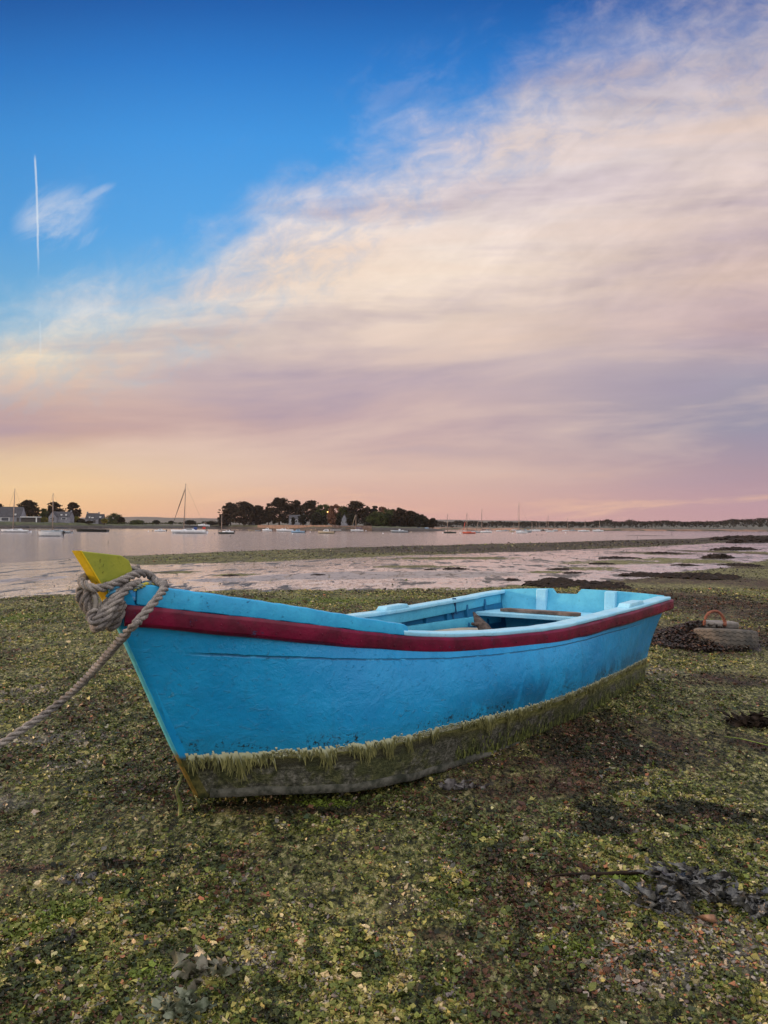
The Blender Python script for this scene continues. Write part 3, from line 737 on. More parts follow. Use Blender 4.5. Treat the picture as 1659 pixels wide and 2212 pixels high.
# ---------------------------------------------------------------- rope
def bpt_(xd, yd, v_):
    """ray through a picture point onto the boat plane y = v_ (boat frame); returns boat-frame point"""
    o = BMI @ Vector((0, 0, H)); d = BMI.to_3x3() @ Vector(cam_ray(xd, yd)); k = (v_-o.y)/d.y
    return o+d*k
def crv(pts, step):
    pts = [np.array(p, float) for p in pts]; out = []
    ext = [2*pts[0]-pts[1]]+pts+[2*pts[-1]-pts[-2]]
    for i in range(1, len(ext)-2):
        p0, p1, p2, p3 = ext[i-1:i+3]; n = max(2, int(np.linalg.norm(p2-p1)/step))
        for k in range(n):
            t = k/n; out.append(.5*((2*p1)+(-p0+p2)*t+(2*p0-5*p1+4*p2-p3)*t*t+(-p0+3*p1-3*p2+p3)*t**3))
    out.append(pts[-1]); return np.array(out)
def rope(name, pts, r, mm, parent, seed=0, step=None, pitch=None, strands=3):
    step = step or r*.55; P_ = crv(pts, step); n = len(P_); T = np.gradient(P_, axis=0); T /= np.linalg.norm(T, axis=1)[:, None]
    N = np.zeros_like(P_); a_ = np.array([0, 0, 1.]) if abs(T[0][2]) < .9 else np.array([1., 0, 0]); N[0] = np.cross(T[0], a_); N[0] /= np.linalg.norm(N[0])
    for i in range(1, n):
        v_ = N[i-1]-T[i]*N[i-1].dot(T[i]); N[i] = v_/np.linalg.norm(v_)
    Bn = np.cross(T, N); s_ = np.concatenate([[0], np.cumsum(np.linalg.norm(np.diff(P_, axis=0), axis=1))]); pitch = pitch or r*6.2
    V = []; Fc = []; k = 7; rs = r*.50; C = []
    for q in range(strands):
        b0 = len(V)
        for i in range(n):
            ph = 2*math.pi*(s_[i]/pitch+q/strands); ro = r*.54*(1+.06*math.sin(s_[i]*37+seed))
            c = P_[i]+(N[i]*math.cos(ph)+Bn[i]*math.sin(ph))*ro
            for j in range(k):
                an = 2*math.pi*j/k; V.append(c+(N[i]*math.cos(an)+Bn[i]*math.sin(an))*rs)
        for i in range(n-1):
            for j in range(k): j2 = (j+1) % k; Fc.append((b0+i*k+j, b0+i*k+j2, b0+(i+1)*k+j2, b0+(i+1)*k+j))
        Fc += [tuple(b0+j for j in range(k))[::-1], tuple(b0+(n-1)*k+j for j in range(k))]
    return mesh(name, V, Fc, mm, parent, True)
m, b = shader('rope_fibre'); v = texco('Object'); f1 = noise(v, 25, 4, .6); f2 = noise(v, 260, 3, .7); f3 = noise(v, 6, 3, .6)
c0 = mixc(ss(f1, .35, .65), (.31, .28, .255), (.15, .135, .13)); c0 = mixc(ss(f2, .5, .66)*.6, c0, (.46, .40, .36)); c0 = mixc(ss(f2, .48, .36)*.7, c0, (.05, .045, .045)); c0 = mixc(ss(f3, .5, .7)*.5, c0, (.07, .075, .09))
lnk(c0, b.inputs['Base Color']); b.inputs['Roughness'].default_value = .85; b.inputs['Specular IOR Level'].default_value = .2
bump_to(b, f2*.003+f1*.003, 1.0); M_rope = m
Zr = lambda x, y: (139.4+.168*x, 1159.4+.168*y)
rp = empty('mooring_rope', tuple(bP+np.array([0, 0, .8])), 'thick grey twisted rope wound round the yellow stem head and running down left', 'rope')
inv_r = rp.matrix_world.copy(); RO = np.array(rp.location)
def zp(L): return [np.array(BM @ bpt_(*Zr(x, y), v_))-RO for x, y, v_ in L]
RR = .0168
# line to the anchor: from the boat's shoulder down and out of the frame on the left
far_l = cam_ray(0, 1608)*2.62*H+np.array([0, 0, H]); far_m = cam_ray(-260, 1765)*2.60*H+np.array([0, 0, H]); gnd = np.array([far_m[0]-.45, far_m[1]+.02, .01]); mid_l = cam_ray(150, 1500)*2.68*H+np.array([0, 0, H])
pl = zp([(1130, 560, .02), (1230, 590, .10), (1290, 640, .17), (1230, 745, .215), (1120, 880, .235), (960, 1070, .24), (800, 1235, .21)])+[mid_l-RO, far_l-RO, far_m-RO, gnd-RO, gnd-RO+np.array([-.6, .1, .0])]
rope('rope_line', pl, RR, M_rope, rp, 1)
f = .075
rope('rope_turn', zp([(1165, 660, -.02), (1140, 545, .00), (1050, 478, .03), (900, 488, .05), (750, 555, .062), (600, 622, .064), (440, 665, .062), (330, 650, .055), (245, 600, .02), (225, 545, -.03), (330, 500, -.085), (560, 500, -.09), (760, 470, -.07), (860, 425, -.035), (970, 405, -.01)]), RR, M_rope, rp, 2)
rope('rope_turn', zp([(960, 600, .05), (860, 625, .075), (770, 700, .09), (690, 810, .10), (600, 930, .10), (520, 1060, .095), (440, 1150, .08), (400, 1175, .05), (380, 1120, .0), (420, 1020, -.05), (520, 850, -.09), (640, 700, -.09), (760, 600, -.07)]), RR, M_rope, rp, 3)
rope('rope_turn', zp([(800, 610, .03), (720, 680, .06), (640, 790, .085), (560, 890, .085), (480, 990, .085), (400, 1080, .08), (345, 1085, .06), (340, 1010, .05), (390, 950, .06), (440, 965, .05), (430, 1040, .0), (380, 1060, -.04)]), RR*.98, M_rope, rp, 4)
rope('rope_turn', zp([(640, 700, .045), (590, 800, .055), (520, 900, .058), (450, 1010, .06), (400, 1100, .06), (450, 1160, .05), (520, 1130, .06), (590, 1040, .075), (660, 930, .08), (740, 830, .075)]), RR, M_rope, rp, 5)
rope('rope_turn', zp([(745, 860, .06), (725, 960, .065), (690, 1060, .06), (640, 1140, .05), (580, 1165, .03), (560, 1100, .0), (600, 980, -.03)]), RR*1.05, M_rope, rp, 6)
rope('rope_turn', zp([(245, 610, .0), (205, 690, -.02), (195, 770, -.02), (235, 860, -.02), (285, 940, -.01), (340, 990, .0), (390, 1010, .0)]), RR, M_rope, rp, 7)
rope('rope_turn', zp([(330, 660, .02), (290, 730, .03), (265, 820, .03), (295, 900, .03), (330, 960, .03), (360, 1000, .03)]), RR*.9, M_rope, rp, 8)
rope('rope_turn', zp([(370, 700, .0), (330, 770, -.01), (310, 840, .0), (340, 930, .0), (400, 1010, .01)]), RR*.9, M_rope, rp, 9)
mb = MB(); P_ = crv(zp([(385, 740, .05), (400, 820, .055), (400, 920, .055), (385, 960, .05)]), .01); mb.tube([tuple(q) for q in P_], .0105, 8)
mb.build('thimble', mat('galvanised', (.30, .27, .24), .5, .3, 30, .001, metal=.4), rp, True)
rope('rope_tail', zp([(1150, 660, .03), (1230, 600, .05), (1315, 560, .06)]), .006, M_rope, rp, 11)
ylr = mat('yellow_cord', (.42, .38, .03), .6, .5, 45, .002, col2=(.06, .12, .22)); 
yc = empty('thin_cord', tuple(RO), 'thin yellow and blue braided cord tucked under the thick rope on the bow', 'cord')
rope('cord_strand', zp([(880, 690, .07), (930, 655, .075), (1000, 632, .075), (1080, 612, .07), (1150, 640, .06), (1180, 665, .05)]), .0095, ylr, yc, 12, pitch=.045)
rope('cord_strand', zp([(900, 670, .05), (960, 625, .055), (1040, 595, .055), (1110, 600, .045), (1160, 640, .03)]), .0095, mat('dark_cord', (.10, .08, .07), .7, .5, 45, .002, col2=(.05, .14, .25)), yc, 13, pitch=.045)
rope('cord_strand', zp([(560, 790, .06), (620, 700, .065), (680, 640, .065)]), .012, mat('blue_rag', (.04, .20, .34), .8, .4, 45, .002), yc, 14)
# ---------------------------------------------------------------- things lying in the boat
M_wood = mat('driftwood', (.17, .115, .09), .75, .5, 9, .004, 60, detail=6)
def bw(x, y, z): return tuple(BM @ Vector((x, y, z)))
o = empty('loose_plank', bw(-(bLt-.46), -.22, zt-.133), 'weathered brown loose plank lying on the stern seat of the blue boat', 'plank')
o.matrix_world = BM @ Matrix.Translation((-(bLt-.40), -.14, zt-.133)) @ Matrix.Rotation(R(84), 4, 'Z')
mb = MB(); mb.prism([(-.36, -.055, 0), (-.34, .05, 0), (.28, .062, 0), (.33, .04, 0), (.36, -.03, 0), (.30, -.06, 0)], (0, 0, .024)); pk_ = mb.build('plank_board', M_wood, o); bevel(pk_, .003)
o = empty('plastic_tub', (0, 0, 0), 'beige plastic tub standing inside the blue boat', 'tub')
o.matrix_world = BM @ Matrix.Translation((-2.78, -.16, .165)) @ Matrix.Rotation(R(80), 4, 'Z')
mb = MB(); n = 20
def rr(sx, sy, z, ex=4): 
    return [(sx*math.copysign(abs(math.cos(a_))**(2/ex), math.cos(a_)), sy*math.copysign(abs(math.sin(a_))**(2/ex), math.sin(a_)), z) for a_ in np.linspace(0, 2*math.pi, 24, endpoint=False)]
Vt = rr(.33, .19, 0)+rr(.38, .23, .235)+rr(.41, .255, .24)+rr(.41, .255, .25)+rr(.37, .22, .25)+rr(.32, .18, .02); Fc = []
for k in range(5):
    for j in range(24): j2 = (j+1) % 24; Fc.append((k*24+j, k*24+j2, (k+1)*24+j2, (k+1)*24+j))
Fc += [tuple(range(24))[::-1], tuple(5*24+j for j in range(24))]
mb.add(Vt, Fc); mb.build('tub_shell', mat('beige_plastic', (.42, .38, .31), .5, .25, 5, .001), o, True)
lg = mat('bark', (.07, .05, .042), .85, .6, 22, .006, 50)
o = empty('driftwood_log', (0, 0, 0), 'dark gnarled driftwood log leaning in the beige tub inside the blue boat', 'log')
o.matrix_world = BM @ Matrix.Translation((-2.78, -.20, .395)) @ Matrix.Scale(.78, 4)
mb = MB(); mb.tube([(.02, .15, -.12), (-.0, .07, -.02), (-.03, -.02, .07), (-.06, -.10, .13), (-.10, -.17, .20)], [.05, .06, .055, .04, .008], 9)
mb.tube([(-.02, .0, .05), (.0, -.05, .10), (.0, -.13, .10)], [.03, .022, .015], 7); mb.build('trunk', lg, o, True)
# blue lashing on the far inwale
q = sheer(.80)[0]
o = empty('blue_lashing', bw(q[0], -(q[1]-.06), q[2]), 'frayed blue twine lashing tied round the far gunwale near the stern', 'twine')
bl = mat('blue_twine', (.02, .09, .22), .8, .4, 40, .002); mb = MB()
for k in range(3): mb.tube([(.012*k, .03, .012), (.01*k, -.0, .03), (.012*k, .03, -.05), (.02*k-.01, .02, -.10)], .006, 6)
mb.tube([(0, .02, -.06), (.01, .03, -.15), (-.01, .025, -.25), (.0, .03, -.33)], .006, 6); mb.build('twine', bl, o, True)
# ================================================================ near shore: weed flakes, clumps, tyre
def flakes(name, n, ymin, ymax, size, mm, seed, palette, side=.56, power=1.0, lift=.6, dens=None):
    r_ = np.random.default_rng(seed)
    Y = ymin*(ymax/ymin)**(r_.random(n)**power); X_ = (r_.random(n)*2-1)*(side*Y+.25)
    if dens is not None:
        k_ = dens(X_, Y, r_); X_, Y = X_[k_], Y[k_]; n = len(X_)
    Z_ = terr(X_, Y)
    loc = bmask(X_, Y)
    s_ = size*(.45+.9*r_.random(n)**2+1.8*r_.random(n)**18)*(1+Y*.11)
    an = r_.random(n)*2*np.pi; tilt = (r_.random(n)**1.6)*lift*1.5; asp = .22+.65*r_.random(n)
    ca, sa = np.cos(an), np.sin(an); ct, st = np.cos(tilt), np.sin(tilt)
    ex = np.stack([ca, sa, 0*ca], -1); ey = np.stack([-sa*ct, ca*ct, st], -1); ez = np.stack([sa*st, -ca*st, ct], -1)
    C = np.stack([X_, Y, Z_+s_*(.10+.35*r_.random(n))+.001], -1)
    # six-point crumpled leaf: 2 quads
    L2 = [(-1, -.8), (-1, .7), (0, -1), (0, 1), (1, -.6), (1, .8)]
    V = np.zeros((n, 6, 3)); 
    for i, (a_, c_) in enumerate(L2):
        jx = 1+(r_.random(n)-.5)*.6; jy = 1+(r_.random(n)-.5)*.8; h_ = (r_.random(n)-.5)*.9
        V[:, i] = C+ex*(a_*s_*.5*jx)[:, None]+ey*(c_*s_*.5*asp*jy)[:, None]+ez*(h_*s_*.85)[:, None]
    base = np.arange(n)[:, None]*6
    Fq = np.concatenate([base+np.array([0, 2, 3, 1]), base+np.array([2, 4, 5, 3])])
    cols = palette(X_, Y, r_, loc, n)
    o = mesh(name, V.reshape(-1, 3), Fq, mm, None, False, None, dict(col=np.repeat(cols, 6, 0)))
    return o
def wfrac(X_, Y): return fr(X_, Y)
_ell = {}
def emask_pts(L, X_, Y, key, soft=.8):
    if key not in _ell: _ell[key] = [ell(*e) for e in L]
    o = np.zeros_like(X_)
    for cx, cy, rx, r1, r2 in _ell[key]:
        ry = np.where(Y < cy, r1, r2); d = np.sqrt(((X_-cx)/rx)**2+((Y-cy)/ry)**2); o = np.maximum(o, np.clip((1+soft/2-d)/soft, 0, 1))
    return o
L_br = [(1560, 1310, 160, 36), (1500, 1380, 90, 30), (1600, 1375, 110, 30), (1640, 1260, 120, 14), (1600, 1600, 60, 26), (1330, 1610, 200, 60), (1150, 1700, 180, 24), (1320, 1760, 80, 28), (1500, 1760, 120, 24), (250, 1870, 60, 10), (60, 1880, 70, 10), (530, 1850, 60, 10), (960, 2010, 60, 14), (1580, 1470, 90, 14), (1290, 1790, 90, 16), (870, 1300, 50, 7), (620, 1748, 160, 14)]  # brown weed; the patch under the bow paints contact shade into the leaves
L_li = [(212, 1975, 105, 26), (60, 2015, 60, 16), (1210, 2058, 70, 20), (700, 1738, 60, 8), (40, 1335, 70, 8), (560, 1300, 300, 8), (350, 2110, 60, 14), (1380, 1900, 60, 8)]
L_gr = [(40, 1500, 60, 22), (150, 1655, 50, 14), (100, 1600, 120, 18), (20, 1730, 40, 14), (380, 2120, 60, 30), (1380, 2100, 120, 50), (1560, 2050, 120, 60), (1420, 1450, 60, 10), (560, 2080, 80, 20)]
def bmask(X_, Y):
    return emask_pts(L_br, X_, Y, 'br'), emask_pts(L_li, X_, Y, 'li'), emask_pts(L_gr, X_, Y, 'gr')
def pal(X_, Y, r_, loc, n):
    br, li, gr = loc
    P1 = np.array([(.014, .018, .008), (.036, .050, .014), (.070, .095, .022), (.125, .155, .032), (.27, .26, .075), (.46, .41, .22), (.05, .026, .018), (.09, .045, .025), (.12, .115, .10), (.28, .26, .20), (.30, .13, .06), (.035, .06, .03)])
    big = fbm(X_*2.1+5, Y*1.3+2, 4); md_ = fbm(X_*8+5, Y*5+9, 3)
    wts = np.tile(np.array([1.3, 1.3, 1.5, 1.6, 1.5, .9, .6, .6, .45, .45, .12, .35]), (n, 1))
    wts[:, 3:6] *= np.clip((big-.32)*5, .15, 2.2)[:, None]; wts[:, 6:8] *= np.clip((.5-big)*9, .3, 3)[:, None]; wts[:, :2] *= np.clip((.62-md_)*6, .4, 2.5)[:, None]
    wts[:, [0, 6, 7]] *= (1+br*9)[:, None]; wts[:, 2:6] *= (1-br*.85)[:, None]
    wts[:, 8:10] *= (1+gr*6)[:, None]; wts[:, 10] *= 1+8*gr*(X_ > 0)
    od = np.argsort(P1.sum(1)); P1 = P1[od]; wts = wts[:, od]
    fn = fbm(X_*26+7, Y*17+2, 4); rk = np.clip((fn-.5)*2.6+.47, 0, 1); rv = np.clip(.36*r_.random(n)+.64*rk, 0, .9999); rv = np.where(r_.random(n) < .13, r_.random(n), rv)
    wts /= wts.sum(1)[:, None]; k = (wts.cumsum(1) > rv[:, None]).argmax(1)
    c = P1[k]*np.array([1.42, 1.30, 1.25])*(.75+.5*r_.random(n))[:, None]*(1+(r_.random((n, 3))-.5)*.15)
    lm = (li*1.2*np.clip((fbm(X_*6+1, Y*5+2, 3)-.36)*4, 0, 1) > r_.random(n)); c[lm] = np.array([(.14, .19, .025)])*(.5+r_.random(lm.sum()))[:, None]
    return c
m, b = shader('weed_leaf'); v = texco('Object'); ca = attr('col')
nn = noise(v, 220, 3, .6); lnk(mixc(ss(nn, .35, .65)*.5, ca, mixc(1.0, ca, (.35, .35, .35), 'MULTIPLY')), b.inputs['Base Color'])
lnk((nn-.5)*.6+.38, b.inputs['Roughness']); b.inputs['Specular IOR Level'].default_value = .28
bump_to(b, nn*.004, 1.0); M_leaf = m
keep = lambda X_, Y, r_: (fr(X_, Y) < .40) & ~((np.clip((np.log(Y/np.interp(X_/Y, npt[:, 0]/npt[:, 1], npt[:, 1])))/.05+.6, 0, 1)) > r_.random(len(X_))) & (np.clip((fbm(X_*1.7+3, Y*1.1+8, 4)-.34)*6, .25, 1)*(fbm(X_*9+3, Y*6+8, 3)+.25) > r_.random(len(X_))*.8)
o = flakes('seaweed_leaves', 900000, 1.45, 16.0, .0072, M_leaf, 11, pal, .56, 1.0, 1.0, keep)
tag(o, 'small crumpled green and brown seaweed leaves carpeting the mud', 'seaweed', None, 'stuff')
def pal_far(X_, Y, r_, loc, n):
    c = pal(X_, Y, r_, loc, n)*.7; d = (r_.random(n) < .3+.6*np.clip(X_/Y*2.2, 0, 1)); c[d] = np.array((.022, .016, .011))*(.5+r_.random(d.sum()))[:, None]*1.6
    return c
# distant tufts on the flats
def keep2(X_, Y, r_):
    f = fr(X_, Y); yb = np.interp(X_/Y, bpt[:, 0]/bpt[:, 1], bpt[:, 1]); yn = np.interp(X_/Y, npt[:, 0]/npt[:, 1], npt[:, 1])
    p = np.where(Y > yb, .8, np.where(Y > yn, .05, .75))*(fbm(X_*.3, Y*.25, 3) > .42)
    return (f < 1.0) & (p > r_.random(len(X_)))
o = flakes('distant_seaweed', 150000, 9.0, 130.0, .0085, M_leaf, 12, pal_far, .58, .8, .5, keep2)
tag(o, 'tufts of weed dotted over the distant flats', 'seaweed', None, 'stuff')

def ribbons(mb, c, n, L, wd, h, r_, spread=1.0, flat=.5):
    """curled leathery weed blades lying in a heap"""
    for i in range(n):
        p = np.array([c[0]+r_.normal(0, spread*L*.5), c[1]+r_.normal(0, spread*L*.35*flat), c[2]+r_.random()*h])
        a_ = r_.random()*6.28; b0 = len(mb.V); k = 9; ww = wd*(.5+r_.random()); el = r_.uniform(.1, .9)
        for j in range(k):
            s_ = j/(k-1); a_ += r_.normal(0, .55); el += r_.normal(0, .5)
            st = L/k*np.array([math.cos(a_), math.sin(a_)*flat, math.sin(el)*.4]); p = p+st; p[2] = max(p[2], c[2]-.0+.003)
            tw = r_.normal(0, .9)+s_*3; w_ = ww*math.sin(math.pi*(.12+.85*s_))*r_.uniform(.6, 1.3)
            o_ = np.array([-math.sin(a_)*math.cos(tw), math.cos(a_)*math.cos(tw), abs(math.sin(tw))])*w_
            mid_ = p+np.array([0, 0, w_*.35*math.sin(s_*19+i)])
            for q in (p-o_, mid_, p+o_): mb.V.append((q[0], q[1], max(q[2], c[2]-.01)))
        for j in range(k-1):
            for e_ in range(2): mb.F.append((b0+j*3+e_, b0+j*3+e_+1, b0+j*3+e_+4, b0+j*3+e_+3))
M_kelp = mat('dark_kelp', (.012, .014, .018), .30, .5, 34, .003, 80, spec=.7, col2=(.13, .125, .11))
M_kelp2 = mat('brown_wrack', (.030, .019, .013), .75, .6, 22, .004, 60, spec=.12, col2=(.014, .011, .009))
def clump(xd, yd, wpx, hpx, label, group, mm, n, seed, bl=.012, name='seaweed_clump', cat='seaweed', hh=.03):
    c = ground_at(xd, yd); wd = wpx/F_*c[1]; r_ = np.random.default_rng(seed); mb = MB(); dpt = max(ground_at(xd, yd-hpx*.8)[1]-c[1], .05)
    ribbons(mb, (0, 0, 0), n, wd*.55, bl, hh, r_, .55, min(1, dpt/wd*1.4))
    o = mb.build(name, mm, None, True, (c[0], c[1], float(terr(c[0], c[1]))-.002)); tag(o, label, cat, group); return o
clump(1430, 1965, 130, 55, 'curly dark grey kelp clump at the lower left of the kelp heap', None, M_kelp, 70, 1, .012, hh=.03)
clump(1485, 1925, 170, 45, 'dark kelp tangle at the top of the kelp heap on the right', None, M_kelp, 70, 2, .011, hh=.035)
clump(1570, 1955, 140, 45, 'blue-grey kelp blades right of the kelp tangle', None, M_kelp, 60, 3, .011, hh=.03)
clump(1652, 1985, 80, 55, 'dark kelp heap cut by the right edge of the picture', None, M_kelp, 40, 4, .012, hh=.03)
clump(180, 1912, 90, 26, 'small dark kelp piece lying above the bright green patch on the left', None, M_kelp, 9, 5, .016, hh=.02)
clump(160, 2040, 40, 26, 'small dark weed scrap below the bright green patch on the left', None, M_kelp, 5, 6, .012, hh=.02)
clump(1630, 1565, 100, 40, 'dark weed patch at the right edge below the tyre', None, M_kelp2, 60, 7, .014, hh=.02)
clump(998, 1704, 90, 10, 'pale grey dried weed strip beside the boat bottom', None, mat('dry_weed', (.20, .19, .19), .7, .4, 30, .003, col2=(.07, .06, .06)), 14, 8, .016, hh=.012)
clump(450, 2105, 150, 60, 'pale translucent crumpled weed sheet in the lower middle left', None, mat('pale_weed', (.18, .165, .125), .45, .4, 30, .003, col2=(.09, .10, .06)), 12, 9, .022, hh=.008)
clump(380, 2190, 160, 40, 'pale grey-green leafy weed clump at the bottom edge', None, mat('sage_weed', (.17, .19, .13), .45, .5, 30, .003, col2=(.08, .10, .06)), 34, 10, .014, hh=.02)
for i, (x_, y_, w_, h_) in enumerate([(985, 1230, 60, 5), (1106, 1254, 44, 7), (1203, 1253, 80, 8), (1400, 1243, 120, 7), (1552, 1206, 72, 15), (1250, 1264, 230, 7), (1500, 1246, 190, 7), (1620, 1165, 160, 8), (1210, 1230, 60, 4), (1430, 1196, 70, 5), (1625, 1172, 120, 10), (930, 1231, 30, 3), (690, 1242, 40, 3), (650, 1183, 30, 3), (694, 1181, 30, 4), (1340, 1206, 90, 4), (1480, 1222, 60, 5), (1300, 1218, 60, 3), (1590, 1188, 100, 8), (500, 1242, 40, 3), (1240, 1238, 50, 3), (1600, 1222, 90, 6)]):
    c = ground_at(x_, y_); wd = w_/F_*c[1]; r_ = np.random.default_rng(50+i); mb = MB()
    hgt_ = max(h_/F_*c[1]*.8, .04); n = 150
    for k in range(n):
        a_ = r_.random()*6.28; q = r_.random()**.5; px, py = q*math.cos(a_)*wd/2, q*math.sin(a_)*wd*.5; pz = hgt_*max(0, 1-q*q)*r_.uniform(.4, 1.0); s_ = wd*.05*r_.uniform(.6, 1.4)
        b0 = len(mb.V); 
        for e_ in range(5): t_ = e_*1.257+r_.random(); mb.V.append((px+math.cos(t_)*s_, py+math.sin(t_)*s_, pz+r_.uniform(-.3, .3)*s_))
        mb.V.append((px, py, pz+s_*.4)); mb.F += [(b0+e_, b0+(e_+1) % 5, b0+5) for e_ in range(5)]
    mb.ball((0, 0, 0), 1.0, 14, 6, (wd*.46, wd*.42, hgt_*.8))
    o = mb.build('weed_mound', M_kelp2, None, False, (c[0], c[1], float(terr(c[0], c[1]))-.01)); tag(o, 'low dark clump of wrack on the wet mud flats behind the boat', 'seaweed', 'dark wrack clumps on the flats')
# a dark weed stalk curving on the right
mb = MB(); P_ = [ground_at(x_, y_) for x_, y_ in [(1166, 1925), (1190, 1905), (1230, 1899), (1300, 1895), (1370, 1893), (1440, 1900)]]
P_ = crv([np.array([p[0], p[1], float(terr(p[0], p[1]))+.012]) for p in P_], .02); mb.tube([tuple(p) for p in P_], [.002+.006*min(1, i/20) for i in range(len(P_))], 6)
tag(mb.build('weed_stalk', M_kelp2, None, True), 'long thin dark stalk curving left from the kelp heap', 'seaweed')
mb = MB(); P_ = [ground_at(x_, y_) for x_, y_ in [(1565, 1595), (1600, 1603), (1640, 1612), (1680, 1622)]]
P_ = crv([np.array([p[0], p[1], float(terr(p[0], p[1]))+.012]) for p in P_], .03); mb.tube([tuple(p) for p in P_], .003, 5)
tag(mb.build('weed_string', mat('lime_weed', (.20, .26, .04), .6, .4, 30), None, True), 'thin pale green weed string at the right edge', 'seaweed')
# pebbles and shell bits
def peb(n, cx, cy, sx, sy, smin, smax, cols, seed, name, label):
    r_ = np.random.default_rng(seed); mb = MB(); C = []
    for i in range(n):
        p = ground_at(cx+r_.normal(0, sx), cy+r_.normal(0, sy)); s_ = r_.uniform(smin, smax); b0 = len(mb.V); z = float(terr(p[0], p[1]))
        mb.ball((p[0], p[1], z+s_*.35), s_, 6, 4, (r_.uniform(.6, 1.5), r_.uniform(.6, 1.2), r_.uniform(.35, .7))); V_ = mb.V[b0:]
        for k in range(len(V_)): mb.V[b0+k] = tuple(q+r_.normal(0, s_*.12) for q in V_[k])
        c = np.array(cols[r_.integers(len(cols))])*r_.uniform(.6, 1.2); C += [c]*(len(mb.V)-b0)
    o = mesh(name, mb.V, mb.F, M_leaf, None, True, None, dict(col=np.array(C))); tag(o, label, 'pebbles', None, 'stuff')
pc = [(.45, .20, .11), (.38, .32, .26), (.30, .27, .24), (.12, .09, .08), (.5, .46, .40), (.40, .17, .09)]
peb(420, 1500, 2040, 110, 70, .003, .008, pc, 31, 'pebbles', 'orange and pale pebbles and shell bits scattered lower right')
peb(140, 700, 1960, 420, 130, .0025, .006, pc+[(.6, .58, .52)], 33, 'shell_bits', 'pale shell fragments scattered over the near weed')
c = ground_at(1545, 1885+0); c = ground_at(1530, 1890); mb = MB(); mb.ball((0, 0, 0), .035, 12, 6, (1.2, .5, .3)); V_ = [(x+(.012 if x > 0 else 0), y, z+x*.15) for x, y, z in mb.V]; mb.V = V_
c = ground_at(1520, 1887+85/1); c = ground_at(1528, 1998)
mb = MB(); mb.add([(-.034, 0, .003), (-.012, -.011, .004), (.016, -.014, .006), (.030, -.004, .004), (.018, .012, .014), (-.014, .006, .010), (0, 0, .02)], [(0, 1, 6), (1, 2, 6), (2, 3, 6), (3, 4, 6), (4, 5, 6), (5, 0, 6), (5, 4, 3, 2, 1, 0)])
o = mb.build('shell', mat('orange_shell', (.30, .15, .08), .5, .4, 40, .003), None, True, (c[0], c[1], float(terr(c[0], c[1]))+.012)); o.rotation_euler = (0.35, 0, R(-25)); tag(o, 'orange-brown oyster shell lying below the kelp heap on the right', 'shell')

# ---- tyre half sunk in the mud with its shackle and heap of wrack
tc_ = ground_at(1566, 1404); ty = tc_[1]+.32; tx = 1566-829.5; tx = tx/F_*ty
tr_, tw_ = .315, .19
o = empty('tyre', (tx, ty, -.035), 'old grey-brown car tyre lying half buried in dark weed right of the boat', 'tyre')
o.rotation_euler = (R(-7), R(4), R(10))
V = []; Fc = []; na = 120
prof = [(-.09, .235), (-.10, .262), (-.094, .292), (-.083, .306), (-.062, .313), (-.058, .306), (-.054, .314), (-.022, .317), (-.018, .309), (-.014, .317), (.018, .317), (.022, .309), (.026, .316), (.056, .313), (.060, .306), (.064, .312), (.083, .306), (.094, .292), (.10, .262), (.09, .235), (.06, .225), (-.06, .225)]
for i in range(na):
    a_ = 2*math.pi*i/na
    for j, (z, r0) in enumerate(prof):
        zz = z+(.006*(1 if (i//2) % 2 else -1) if 4 <= j <= 15 else 0); V.append((r0*math.cos(a_), r0*math.sin(a_), .10+zz))
k = len(prof)
for i in range(na):
    i2 = (i+1) % na
    for j in range(k): j2 = (j+1) % k; Fc.append((i*k+j, i2*k+j, i2*k+j2, i*k+j2))
M_tyre = mat('tyre_rubber', (.12, .102, .084), .8, .45, 9, .003, 90, col2=(.055, .052, .047))
mesh('tread', V, Fc, M_tyre, o, False)
mb = MB(); mb.ball((0, 0, 0), 1, 18, 8, (.245, .245, .11)); mud_f = mb.build('mud_fill', M_kelp2, o, True, (0, 0, .10))
c = ground_at(1560, 1372); mb = MB(); mb.prism([(-.20, -.05, 0), (-.16, .05, 0), (.05, .07, 0), (.18, .04, 0), (.22, -.03, 0), (.1, -.07, 0)], (0, 0, .07))
o = bevel(mb.build('flat_stone', mat('grey_stone', (.20, .18, .165), .8, .4, 9, .01, 20), None, False, (tx+.03, ty+.22, .155)), .02, 3); o.rotation_euler = (0.1, .05, .15); tag(o, 'flat grey-brown stone slab lying behind the half buried tyre', 'stone')
# rusty ring
sx_, sy_ = (1545-829.5)/F_*(ty+.15), ty+.15; mb = MB()
arc = [(-.13, 0, .0), (-.125, 0, .05), (-.09, 0, .115), (-.03, .0, .145), (.03, 0, .14), (.08, 0, .10), (.105, 0, .05), (.115, 0, -.01)]
arc = [tuple(p) for p in crv(arc, .015)]; mb.tube(arc, .015, 9); mb.tube([(.09, -.03, .0), (.135, .03, .03)], .02, 9)
o = mb.build('rusty_shackle', mat('rust', (.22, .075, .04), .8, .5, 40, .003, 90, col2=(.16, .05, .03)), None, True, (sx_, sy_, .19)); o.rotation_euler = (0, 0, .2); tag(o, 'rusty orange iron shackle sticking up from the weed behind the tyre', 'shackle')
